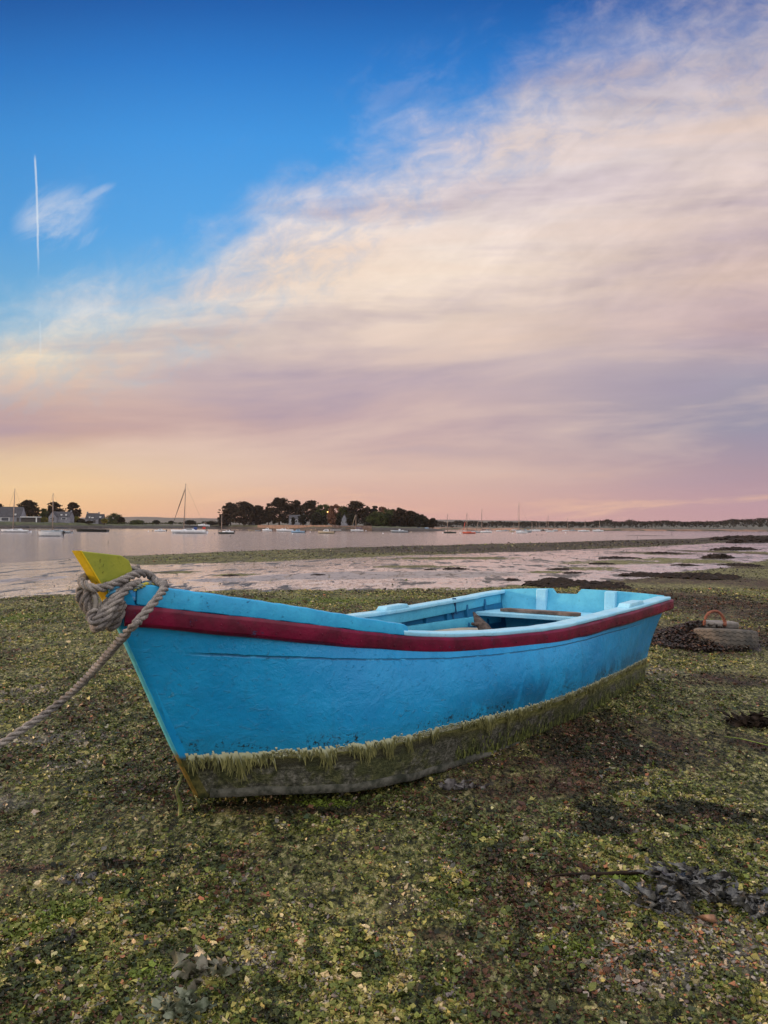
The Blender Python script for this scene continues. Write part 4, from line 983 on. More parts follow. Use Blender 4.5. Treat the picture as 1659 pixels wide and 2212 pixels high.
# the wrack heap
r_ = np.random.default_rng(77); n = 6500; hx, hy = (1502-829.5)/F_*(ty+.25), ty+.28
q = r_.random(n)**.5; a_ = r_.random(n)*6.283; px = q*np.cos(a_); py = q*np.sin(a_)
hz = .20*np.exp(-((px-.15)**2*1.6+(py)**2*1.4)*1.7)
X_ = hx+px*.62; Y_ = hy+py*.75
kp = ~((np.hypot(X_-tx, Y_-ty) < .35) & (Y_ < ty+.12) & (X_ > tx-.22)); X_, Y_, hz = X_[kp], Y_[kp], hz[kp]; n = len(X_)
V = []; Fc = []; C = []
for i in range(n):
    s_ = r_.uniform(.008, .022); b0 = len(V); t0 = r_.random()*6.28; cz = hz[i]+r_.uniform(-.01, .02)
    for e_ in range(5): t_ = t0+e_*1.257; V.append((X_[i]+math.cos(t_)*s_*r_.uniform(.5, 1.3), Y_[i]+math.sin(t_)*s_*r_.uniform(.5, 1.3), cz+r_.uniform(-.6, .6)*s_))
    Fc.append((b0, b0+1, b0+2)); Fc.append((b0, b0+2, b0+3, b0+4))
    cc = np.array([(.03, .018, .012), (.02, .016, .012), (.055, .03, .018), (.14, .055, .025), (.09, .075, .05)][r_.choice(5, p=[.35, .3, .2, .08, .07])]); C += [cc*r_.uniform(.6, 1.3)]*5
gx = np.linspace(-1, 1, 24); b0 = len(V)
for y_ in gx:
    for x_ in gx:
        V.append((hx+x_*.60, hy+y_*.72, .185*math.exp(-((x_-.15)**2*1.6+y_**2*1.4)*1.7)-.015)); C.append(np.array((.018, .013, .01)))
for i in range(23):
    for j in range(23): Fc.append((b0+i*24+j, b0+i*24+j+1, b0+(i+1)*24+j+1, b0+(i+1)*24+j))
o = mesh('wrack_heap', V, Fc, M_leaf, None, False, None, dict(col=np.array(C))); tag(o, 'heap of dark brown bladder wrack piled round the tyre and shackle', 'seaweed', None, 'stuff')
# ================================================================ far shores
YH = lambda xs: 2043.3+.00698*(xs-1488)
def wdep(xs, ys): return (H-WATER_Z)*3032/max(ys-YH(xs), 1.0)
def fx(xs, D): d = cam_ray(xs/1.7938, 1139); return d[0]/d[1]*D
def fz_(xs, ys, D): return H+(YH(xs)-ys)/3032*D
m, b = shader('far_land'); v = texco('Object'); vx, vy, vz = sep(v); n_ = noise(v, .09, 5, .65); n2_ = noise(v, .5, 4, .65)
grass = ramp(n_*.5+n2_*.5, [(.3, (.012, .015, .007)), (.45, (.03, .036, .012)), (.58, (.075, .085, .025)), (.7, (.03, .03, .014))])
rock = ramp(n2_, [(.3, (.018, .015, .013)), (.55, (.045, .036, .03)), (.7, (.10, .08, .065))])
lnk(mixc(ss(vz+(n2_-.5)*1.2, .5, 1.6), rock, grass), b.inputs['Base Color']); b.inputs['Roughness'].default_value = .9; M_land = m
m, b = shader('far_beach'); v = texco('Object'); vx, vy, vz = sep(v); n_ = noise(v, .03, 4, .65); n2_ = noise(v, .3, 4, .65)
sandc = mixc(ss(n_, .42, .56), (.05, .05, .025), (.30, .16, .10)); lnk(mixc(ss(n2_, .5, .7)*.6, sandc, (.06, .05, .03)), b.inputs['Base Color']); b.inputs['Roughness'].default_value = .9; M_beach = m
def land(name, st, prof, mm, label, n=160, rough=.3, seed=0):
    """st: (xs, depth, height) stations; prof: (distance back, height fraction)"""
    xs = np.linspace(st[0][0], st[-1][0], n); D = np.interp(xs, [q[0] for q in st], [q[1] for q in st]); h = np.interp(xs, [q[0] for q in st], [q[2] for q in st])
    V = []
    for x_, d_, h_ in zip(xs, D, h):
        d_ = d_+(fbm(x_*.03+seed, seed*3.1, 3)-.5)*d_*.03
        for k, (bk, hf) in enumerate(prof):
            hh = (h_-WATER_Z)*hf*(1+(fbm(x_*.05+seed, k*.7+seed, 3)-.5)*rough*(1 if 0 < hf else 0)); V.append((fx(x_, d_+bk), d_+bk, WATER_Z+hh))
    k = len(prof); Fc = [(i*k+j, (i+1)*k+j, (i+1)*k+j+1, i*k+j+1) for i in range(n-1) for j in range(k-1)]
    return tag(mesh(name, V, Fc, mm, None, True), label, None, None, 'structure')
PR = [(-.3, -.3), (0, .0), (1.5, .22), (4, .36), (9, .62), (12, .78), (18, .95), (40, 1.0), (120, 1.0), (220, .3), (260, -.3)]
land('far_shore', [(-900, 430, 3.4), (0, 473, 3.3), (300, 520, 3.0), (425, 551, 2.2), (620, 600, 1.8), (800, 650, 1.6), (870, 680, 1.4)], PR, M_land, 'low grassy shore with a dark weed edge on the left', 120, .25, 1)
land('island', [(770, 690, -.6), (800, 680, 1.3), (860, 672, 1.9), (1000, 620, 2.1), (1280, 480, 2.0), (1500, 480, 1.5), (1640, 485, 1.2), (1690, 490, .4), (1725, 492, -.8)], [(-.3, -.3), (0, 0), (1.5, .25), (5, .45), (10, .8), (16, 1), (50, 1.1), (100, 1.0), (130, .3), (140, -.3)], M_land, 'low rocky island shore under the dark trees', 110, .3, 2)
land('far_beach', [(1560, 930, .6), (1700, 926, 1.2), (2100, 900, 1.6), (2450, 980, 1.8), (2500, 1010, 1.2), (2976, 1100, 1.4), (4200, 1100, 2.0)], [(-.3, -.3), (0, 0), (6, .4), (20, .8), (40, 1.0), (400, 1.2)], M_beach, 'far orange-brown beach below the wooded shore', 160, .5, 3)
m, b = shader('far_hill'); v = texco('Object'); n_ = noise(v, .012, 6, .7); lnk(mixc(ss(n_, .4, .6), (.030, .038, .032), (.065, .07, .055)), b.inputs['Base Color']); b.inputs['Roughness'].default_value = 1; M_hill = m
def hills(name, D, pts, label, seed, dep=900, am=3):
    xs = np.linspace(pts[0][0], pts[-1][0], 260); ys = np.interp(xs, [p[0] for p in pts], [p[1] for p in pts]); V = []
    for x_, y_ in zip(xs, ys):
        z = fz_(x_, y_, D)+(fbm(x_*.02+seed, 3.3, 4)-.5)*am+(fbm(x_*.25+seed, 3.3, 3)-.5)*am*.7
        for bk, hf in ((-dep*.6, 0), (-dep*.35, .45), (-dep*.12, .85), (0, 1), (dep*.3, .8), (dep, 0)): V.append((fx(x_, D+bk), D+bk, WATER_Z+(z-WATER_Z)*hf*(1+(fbm(x_*.04, bk*.01+seed, 3)-.5)*.15*(hf < 1))))
    return tag(mesh(name, V, [(i*6+j, (i+1)*6+j, (i+1)*6+j+1, i*6+j+1) for i in range(259) for j in range(5)], M_hill, None, True), label, None, None, 'structure')
hills('hills', 5000, [(-1500, 2006), (250, 2008), (484, 2003), (560, 2003), (720, 2007), (900, 2009), (1200, 2011), (1680, 2013), (2180, 2020), (2600, 2026), (3000, 2030), (4200, 2030)], 'hazy lavender ridge on the horizon', 5, 1600, 5)
hills('hills', 1900, [(-1500, 2024), (300, 2027), (500, 2029), (900, 2030), (1600, 2028), (2000, 2026), (2500, 2026), (2800, 2020), (4200, 2012)], 'darker low ground in front of the ridge', 8, 500, 2)

def leaf_cloud(cent, rad, n, size, r_, flat=1.0):
    """n small leaf clumps round each centre"""
    cent = np.asarray(cent); k = len(cent); idx_ = r_.integers(0, k, n*k); d = r_.normal(size=(n*k, 3)); d /= np.linalg.norm(d, axis=1)[:, None]
    rd = (r_.random(n*k)**.45)[:, None]*np.asarray(rad)[idx_][:, None]; C = cent[idx_]+d*rd*np.array([1, 1, flat])
    a_ = r_.normal(size=(n*k, 3)); a_[:, 2] *= .5; a_ /= np.linalg.norm(a_, axis=1)[:, None]; c_ = np.cross(a_, r_.normal(size=(n*k, 3))); c_ /= np.linalg.norm(c_, axis=1)[:, None]
    s_ = (size*(.5+r_.random(n*k)))[:, None]
    V = np.stack([C-a_*s_, C-c_*s_*.5, C+a_*s_, C+c_*s_*.5], 1).reshape(-1, 3); Fq = np.arange(len(C)*4).reshape(-1, 4); return V, Fq
def leafmat(name, c, c2): 
    if name in MATS: return MATS[name]
    m, b = shader(name); v = texco('Object'); n_ = noise(v, .35, 3, .6); lnk(mixc(ss(n_, .4, .62), c, c2), b.inputs['Base Color']); b.inputs['Roughness'].default_value = .8; b.inputs['Specular IOR Level'].default_value = .15; return m
M_cyp = leafmat('cypress_leaf', (.013, .014, .007), (.038, .024, .011)); M_grn = leafmat('green_leaf', (.022, .034, .010), (.060, .075, .018))
M_yel_l = leafmat('yellow_leaf', (.10, .10, .02), (.22, .18, .03)); M_red_l = leafmat('russet_leaf', (.12, .05, .03), (.20, .10, .06)); M_dk = leafmat('dark_leaf', (.012, .014, .009), (.026, .026, .014)); M_bark = mat('tree_bark', (.035, .026, .02), .9, .4, 2)
def tree(xs, top, wpx, base, D, style, label, group, seed, name='tree', cat='tree'):
    r_ = np.random.default_rng(seed); X_ = fx(xs, D); z0 = fz_(xs, base, D); hh = fz_(xs, top, D)-z0; Rw = wpx/3032*D/2
    o = empty(name, (X_, D, z0), label, cat, group)
    mm = {'cyp': M_cyp, 'grn': M_grn, 'yel': M_yel_l, 'red': M_red_l, 'dk': M_dk}[style]
    cs, rs = [], []; nc = 90 if style == 'cyp' else 70
    lo = .06 if style != 'cyp' else .10
    for i in range(nc):
        if style == 'cyp':
            z = lo+(1-lo)*r_.random()**.8; prof_ = (math.sin(min(1, (1.06-z)/.62)*math.pi/2))**.75*(.75+.35*r_.random()); rr_ = prof_*math.sqrt(r_.random())
        else:
            z = lo+(1-lo)*r_.random(); prof_ = math.sqrt(max(0, 1-((z-.48)/.56)**2)); rr_ = prof_*math.sqrt(r_.random())
        an = r_.random()*6.283; cs.append((rr_*Rw*.9*math.cos(an), rr_*Rw*.8*math.sin(an), z*hh*.95)); rs.append((.26 if style != 'cyp' else .24)*Rw*r_.uniform(.6, 1.2))
    spikes = []
    if style == 'cyp':
        for i in range(12):
            an = r_.uniform(.15, math.pi-.15); q = r_.uniform(.75, .98); spikes.append((math.cos(an)*Rw*q, r_.normal(0, Rw*.2), hh*(.50+.50*math.sin(an)*q)))
    V, Fq = leaf_cloud(cs, rs, 70, hh*.022+.24, r_, .6 if style == 'cyp' else .8)
    if spikes:
        V2, F2 = leaf_cloud(spikes, [Rw*.10]*len(spikes), 26, hh*.022+.12, r_, .45); Fq = np.concatenate([Fq, F2+len(V)]); V = np.concatenate([V, V2])
    mesh('crown', V, Fq, mm, o, False)
    mb = MB(); tr0 = max(.2, hh*.028); mb.tube([(0, 0, -1.5), (0, 0, hh*.2), (Rw*.05, 0, hh*.45), (Rw*.02, 0, hh*.8)], [tr0*1.3, tr0, tr0*.7, tr0*.15], 6)
    for i in range(0, nc, 5):
        c = cs[i]; mb.tube([(0, 0, hh*.22+.3*c[2]*.5), (c[0]*.5, c[1]*.5, c[2]*.75), c], [tr0*.5, tr0*.3, tr0*.08], 4)
    for c in spikes[::2]: mb.tube([(0, 0, hh*.5), (c[0]*.6, c[1]*.6, hh*.35+c[2]*.4), c], [tr0*.4, tr0*.25, tr0*.06], 4)
    mb.build('trunk', M_bark, o)
    return o
GI = 'trees on the island'
TI = [(893, 1950, 86, 2038, 680, 'cyp', 'wide dark cypress at the left end of the island, its crown sloping to the water'),
 (945, 1942, 92, 2037, 660, 'cyp', 'dark cypress with a spiky top, second from the left end of the island'),
 (1000, 1958, 66, 2036, 655, 'cyp', 'lower dark cypress left of the gap of sky in the island trees'),
 (1040, 1968, 54, 2036, 650, 'cyp', 'small open cypress in the gap beside the tallest island tree'),
 (1082, 1926, 100, 2036, 640, 'cyp', 'tallest cypress of the island with a broad spiky dome'),
 (1146, 1938, 66, 2036, 640, 'cyp', 'cypress with a flat spiky crown above the white island house'),
 (1205, 1940, 88, 2036, 620, 'cyp', 'big dark cypress just right of the white island house'),
 (1256, 1956, 70, 2036, 600, 'grn', 'olive green tree behind the lit lamp'),
 (1298, 1955, 60, 2036, 590, 'red', 'russet tree between the lamp and the flat-topped cypress'),
 (1335, 1962, 60, 2034, 585, 'grn', 'green tree above the gabled island house'),
 (1380, 1942, 92, 2034, 580, 'cyp', 'flat-topped cypress with bare branches sticking up, above the small sloop'),
 (1424, 1963, 54, 2034, 570, 'cyp', 'dark tree on the right flank of the flat-topped cypress'),
 (1451, 1960, 34, 2034, 570, 'dk', 'small round dark treetop beside the russet one'),
 (1481, 1962, 30, 2034, 575, 'red', 'thin russet treetop showing over the green island trees'),
 (1460, 1984, 70, 2038, 540, 'grn', 'rounded green tree in front of the small round treetop'),
 (1510, 1973, 66, 2040, 545, 'grn', 'broad green tree in the right half of the island wood'),
 (1552, 1969, 62, 2040, 540, 'cyp', 'knobbly topped dark tree at the highest point of the right island wood'),
 (1592, 1980, 66, 2042, 535, 'cyp', 'dark brown-green tree where the island wood slopes down'),
 (1630, 1994, 50, 2044, 530, 'dk', 'dark low tree near the right end of the island'),
 (1652, 2012, 30, 2046, 525, 'dk', 'small dark tree in the saddle before the last island tree'),
 (1675, 2008, 38, 2047, 522, 'cyp', 'last small round tree at the right tip of the island')]
for i, (x_, t_, w_, b_, D_, s_, lb) in enumerate(TI): tree(x_, t_, w_*1.22, b_, D_, s_, lb, GI, 100+i)
for i, (x_, t_, w_, b_) in enumerate([(1172, 1994, 36, 2034), (1136, 2004, 16, 2034), (1312, 2000, 24, 2036), (1358, 2002, 30, 2036), (870, 1990, 60, 2040), (985, 1990, 80, 2038), (1440, 2005, 90, 2042), (1530, 2003, 90, 2045), (1575, 2010, 80, 2046), (1490, 2010, 70, 2045), (1360, 1990, 60, 2036), (1230, 1985, 70, 2036)]):
    tree(x_, t_, w_, b_, (560 if x_ not in (1312, 1358) else 500) if x_ > 1100 else 690, 'dk', 'dense low tree filling the shade under the island crowns', 'low trees under the island crowns', 140+i)
TL = [(0, 1950, 30, 2025, 'cyp', 'dark tree cut by the left edge behind the long house'), (110, 1938, 94, 2022, 'cyp', 'broad dark round cypress between the two left houses'), (210, 1945, 76, 2022, 'cyp', 'dark spreading cypress behind the gabled white house'),
 (283, 1945, 64, 2022, 'cyp', 'tall dark cypress right of the gabled white house'), (168, 1970, 40, 2022, 'grn', 'thin pale tree left of the gabled white house'), (443, 1992, 66, 2030, 'grn', 'rounded green tree standing alone right of the last house'), (470, 2003, 30, 2030, 'cyp', 'small brown tree against the lone rounded green tree'),
 (605, 2017, 30, 2030, 'dk', 'small round dark bush left of the big white yacht'), (663, 2019, 22, 2030, 'dk', 'small dark bush behind the bow of the big white yacht'), (530, 2018, 60, 2031, 'grn', 'low wide green shrub on the far bank'), (735, 2019, 50, 2030, 'dk', 'dark hedge-like bush right of the big yacht mast'), (815, 2022, 70, 2032, 'dk', 'low bush left of the island')]
for i, (x_, t_, w_, b_, s_, lb) in enumerate(TL): tree(x_, t_, w_, b_, 560+20*(i % 3)+(80 if x_ > 400 else 0), s_, lb, 'trees along the left shore', 200+i)
for i, (x_, t_, w_, s_, lb) in enumerate([(172, 2004, 28, 'yel', 'yellow-green shrub left of the gabled house wall'), (296, 2002, 30, 'yel', 'yellow-green bush right of the gabled house'), (404, 2010, 28, 'yel', 'golden bush at the right end of the last left house'), (310, 2012, 40, 'dk', 'dark hedge bush left of the last house'), (345, 2019, 30, 'dk', 'dark clipped hedge before the last house'), (230, 2016, 30, 'dk', 'low garden shrub before the gabled house'), (130, 2018, 40, 'dk', 'low shrub beside the flat-roofed garage')]):
    tree(x_, t_, w_, 2026, 545, s_, lb, 'garden shrubs on the left shore', 230+i, 'shrub', 'shrub')
# far wood
r_ = np.random.default_rng(300); cs, rs = [], []
for x_ in np.arange(1640, 3500, 2.2):
    top = np.interp(x_, [1640, 1700, 2000, 2180, 2330, 2360, 2390, 2435, 2445, 2460, 2600, 2750, 2900, 2976, 3500], [2020, 2021, 2024, 2024, 2020, 2017, 2022, 2021, 2012, 2022, 2022, 2022, 2013, 2010, 2008])+(fbm(x_*.045, 1.5, 3)-.5)*14
    D_ = 1040+r_.uniform(-20, 60); bot = 2043
    for q in range(5):
        y_ = top+2+(bot-top)*q/4.5*r_.random(); cs.append((fx(x_, D_), D_+r_.uniform(-10, 15), fz_(x_, y_, D_))); rs.append(r_.uniform(1.0, 2.6))
V, Fq = leaf_cloud(cs, rs, 11, .85, r_, .8); tag(mesh('far_wood', V, Fq, leafmat('far_wood_leaf', (.010, .013, .009), (.034, .028, .016)), None, False), 'long band of woodland on the far shore to the right', 'woodland', None, 'stuff')
cs, rs = [], []
for x_ in np.arange(-300, 860, 3.0):
    D_ = np.interp(x_, [0, 425, 850], [510, 590, 720]); top = np.interp(x_, [-300, 0, 300, 420, 500, 700, 850], [2018, 2020, 2022, 2026, 2026, 2025, 2027])+(fbm(x_*.06, 9.5, 3)-.5)*7; 
    for q in range(3): cs.append((fx(x_, D_+14), D_+14+r_.uniform(-3, 6), fz_(x_, top+5*r_.random(), D_))); rs.append(r_.uniform(.4, 1.0))
V, Fq = leaf_cloud(cs, rs, 12, .34, r_, .7); tag(mesh('bank_scrub', V, Fq, M_grn, None, False), 'low scrub along the top of the left bank', 'scrub', None, 'stuff')

# ---------------------------------------------------------------- houses
M_wall = mat('white_render', (.20, .20, .23), .9, .2, .6); M_roof = mat('slate', (.045, .045, .055), .8, .4, 1.2); M_win = mat('window_glass', (.04, .05, .07), .15, .3, 1); M_stone = mat('pale_stone', (.20, .13, .10), .9, .35, .8); M_frame = mat('white_trim', (.6, .6, .6), .7, .2, 1); M_dark = mat('dark_shed', (.05, .045, .045), .8, .3, 1)
def house(x0, x1, base, eave, ridge, D, label, cat='house', gable=None, wins=(), doors=(), chim=(), roofm=None, wallm=None, skyl=(), rz=0.0):
    s_ = D/3032; X0 = fx((x0+x1)/2, D); z0 = fz_((x0+x1)/2, base, D); L = (x1-x0)*s_; eh = (base-eave)*s_; rh = (base-ridge)*s_; dp = min(8., L*.7)
    o = empty('house', (X0, D, z0), label, cat, 'houses on the far shores'); px = lambda x_: (x_-(x0+x1)/2)*s_; pz = lambda y_: (base-y_)*s_
    mb = MB(); mb.box((0, dp/2, eh/2-1), (L, dp, eh+2)); 
    mb.prism([(-L/2, 0, eh), (-L/2, dp, eh), (-L/2, dp/2, rh-.15)], (.25, 0, 0)); mb.prism([(L/2-.25, 0, eh), (L/2-.25, dp, eh), (L/2-.25, dp/2, rh-.15)], (.25, 0, 0)); mb.build('wall', wallm or M_wall, o)
    rf = MB(); rf.prism([(-L/2-.15, -.35, eh-.05), (-L/2-.15, dp/2, rh), (-L/2-.15, dp+.35, eh-.05), (-L/2-.15, dp/2, rh-.3)], (L+.3, 0, 0)); ro = rf.build('roof', roofm or M_roof, o)
    for cx_, top in chim: MB().box((px(cx_), dp/2, (rh+pz(top))/2-.4), (.9, .8, pz(top)-rh+1.2)).build('chimney', M_wall, ro)
    for xa, xb, ya, yb in skyl:
        zc = (pz(ya)+pz(yb))/2; t_ = (zc-eh)/max(rh-eh, .1); MB().box((px((xa+xb)/2), -.35+t_*(dp/2+.35)-.12, zc), ((xb-xa)*s_, .5, (yb-ya)*s_)).build('dormer', M_frame, ro)
    if gable:
        gx0, gx1, gr = gable; g0, g1 = px(gx0), px(gx1); mb = MB(); mb.box(((g0+g1)/2, -1.0, eh/2-1), (g1-g0, 2.6, eh+2)); mb.prism([(g0, -2.3, eh), (g1, -2.3, eh), ((g0+g1)/2, -2.3, pz(gr))], (0, 2.6, 0)); mb.build('gable_wall', wallm or M_wall, o)
        mb = MB(); gm = (g0+g1)/2; zt_ = pz(gr)
        mb.prism([(g0-.3, -2.45, eh-.1), (gm, -2.45, zt_+.25), (gm, -2.45, zt_-.02), (g0+.0, -2.45, eh-.25)], (0, 4.5, 0)); mb.prism([(g1+.3, -2.45, eh-.1), (g1, -2.45, eh-.25), (gm, -2.45, zt_-.02), (gm, -2.45, zt_+.25)], (0, 4.5, 0)); mb.build('gable_roof', roofm or M_roof, o)
    for xa, xb, ya, yb in wins:
        inb = gable and gable[0] <= xa <= gable[1]; yf = -2.36 if inb else -.06
        wf = MB().box((px((xa+xb)/2), yf, (pz(ya)+pz(yb))/2), ((xb-xa)*s_, .12, (yb-ya)*s_)).build('window', M_frame, o)
        MB().box((px((xa+xb)/2), yf-.07, (pz(ya)+pz(yb))/2), ((xb-xa)*s_*.82, .04, (yb-ya)*s_*.85)).build('pane', M_win, wf)
    for xa, xb, ya, yb in doors: MB().box((px((xa+xb)/2), -.08 if not (gable and gable[0] <= xa <= gable[1]) else -2.36, (pz(ya)+pz(yb))/2), ((xb-xa)*s_, .12, (yb-ya)*s_)).build('door', M_dark, o)
    return o
house(-60, 80, 2021, 2002, 1963, 520, 'long house with a big dark slate roof cut by the left edge', wins=[(2, 36, 2005, 2019), (-40, -12, 2005, 2019)], doors=[(64, 73, 2006, 2021)], skyl=[(55, 61, 1990, 1997)])
MB().box((0, 0, 0), (.1, .1, .1))
o = empty('garage', (fx(112, 518), 518, fz_(112, 2021, 518)), 'low flat-roofed garage with white fascia beside the long left house', 'garage')
s_ = 518/3032; MB().box((0, 3, 1.2), (60*s_, 6, 3.6)).build('wall', M_dark, o); MB().box((0, 2.7, 17.5*s_), (63*s_, 7.4, .6)).build('fascia', M_frame, o); MB().box((29*s_, -.2, 1.1), (.6, .6, 3.4)).build('pillar', M_frame, o)
house(193, 269, 2019, 2003, 1982, 530, 'white gabled house with slate roof and dormers behind the outboard boat', gable=(193, 224, 1983), wins=[(200, 206, 2006, 2014), (238, 256, 2006, 2014)], doors=[(206, 214, 2006, 2019)], chim=[(266, 1978)], skyl=[(232, 238, 1992, 1999), (250, 256, 1992, 1999)])
house(330, 378, 2027, 2012, 1988, 560, 'small white house with dark roof and two chimneys left of the lone tree', doors=[(361, 370, 2015, 2026)], chim=[(332.5, 1984), (377, 1985)], skyl=[(343, 348, 2002, 2008), (353, 362, 2004, 2008)])
house(379, 401, 2027, 2012, 1992, 562, 'lower dark-roofed extension right of the two-chimney house', skyl=[(384, 391, 2000, 2007)], wallm=M_dark)
house(1119, 1182, 2028, 2010, 1995, 600, 'white island house half hidden behind cypress trunks', wins=[(1126, 1134, 2014, 2026), (1144, 1152, 2014, 2026), (1158, 1168, 2012, 2018)], chim=[(1175, 1992)])
house(1305, 1370, 2029, 2017, 2008, 530, 'gabled white house behind the small sloop on the island', gable=(1322, 1346, 1994), wins=[(1326, 1332, 2020, 2027), (1336, 1341, 2020, 2027), (1352, 1358, 2018, 2026)], doors=[(1343, 1348, 2018, 2029)])
house(1200, 1222, 2030, 2017, 2012, 580, 'small pale stone house with a flat wall at the island quay', wallm=M_stone, doors=[(1206, 1212, 2020, 2030)])
house(968, 986, 2030, 2022, 2018, 655, 'tiny white cottage under the left island trees', wins=[(972, 977, 2024, 2028)])
house(1224, 1250, 2031, 2018, 2012, 575, 'white shed left of the lit lamp on the island', wins=[(1232, 1240, 2021, 2028)])
# quay wall
def wallseg(name, x0, D0, x1, D1, zt_, zb, mm, label, cat):
    a0 = Vector((fx(x0, D0), D0, 0)); a1 = Vector((fx(x1, D1), D1, 0)); d = a1-a0; mb = MB(); n = 14
    r_ = random.Random(x0)
    for i in range(n):
        c = a0+d*((i+.5)/n); hh = zt_+r_.uniform(-.08, .08); mb.box((c.x, c.y, (hh+zb)/2), (d.length/n, 1.0+.02*i % 3, hh-zb), math.atan2(d.y, d.x))
    return tag(mb.build(name, mm), label, cat)
wallseg('quay_wall', 1000, 628, 1290, 490, 2.3, -.5, M_stone, 'long low peach stone wall along the island shore', 'wall')
wallseg('quay_wall', 1290, 488, 1440, 484, 2.1, .6, M_stone, 'pale stone wall under the gabled island house', 'wall')
wallseg('slipway', 1340, 480, 1441, 478, .6, -1.3, mat('slip', (.16, .10, .07), .9, .3, 1), 'low brown stone jetty on the island behind the small sloop', 'jetty')
# street lamp, lit
D_ = 545; o = empty('street_lamp', (fx(1269, D_), D_, fz_(1269, 2032, D_)), 'lit orange street lamp standing on the island quay in front of the trees', 'street lamp')
hl = (2032-1984)/3032*D_; MB().tube([(0, 0, 0), (0, 0, hl)], [.16, .10], 8).build('post', M_dark, o, True)
MB().ball((0, 0, hl), .45, 12, 8).build('lamp_globe', mat('lamp_glow', (1, .6, .2), .5, 0, 1, emit=((1, .48, .14), 3.0)), o, True)

# ---------------------------------------------------------------- boats afloat
HW = mat('white_gelcoat', (.62, .63, .66), .35, .15, .8); HG = mat('grey_gelcoat', (.30, .34, .38), .4, .2, .8); HB = mat('pale_blue_gelcoat', (.20, .32, .45), .4, .2, .8); HR = mat('red_hull', (.50, .06, .02), .4, .25, .8); HD = mat('dark_hull', (.015, .02, .018), .4, .3, .8); HBe = mat('beige_hull', (.38, .30, .20), .5, .2, .8)
MST = mat('mast_alloy', (.30, .22, .18), .45, .2, 1); COV = mat('dark_sailcover', (.02, .025, .04), .8, .3, 1); BLU = mat('blue_canvas', (.02, .05, .18), .8, .3, 1); OUT = mat('outboard_black', (.01, .01, .012), .35, .2, 1); GLS = mat('boat_window', (.02, .03, .04), .1, .2, 1); FLG = mat('red_ensign', (.45, .03, .02), .8, .2, 1); ANT = mat('antifoul', (.02, .02, .02), .7, .2, 1); WD = mat('varnish', (.20, .10, .05), .5, .3, 1)
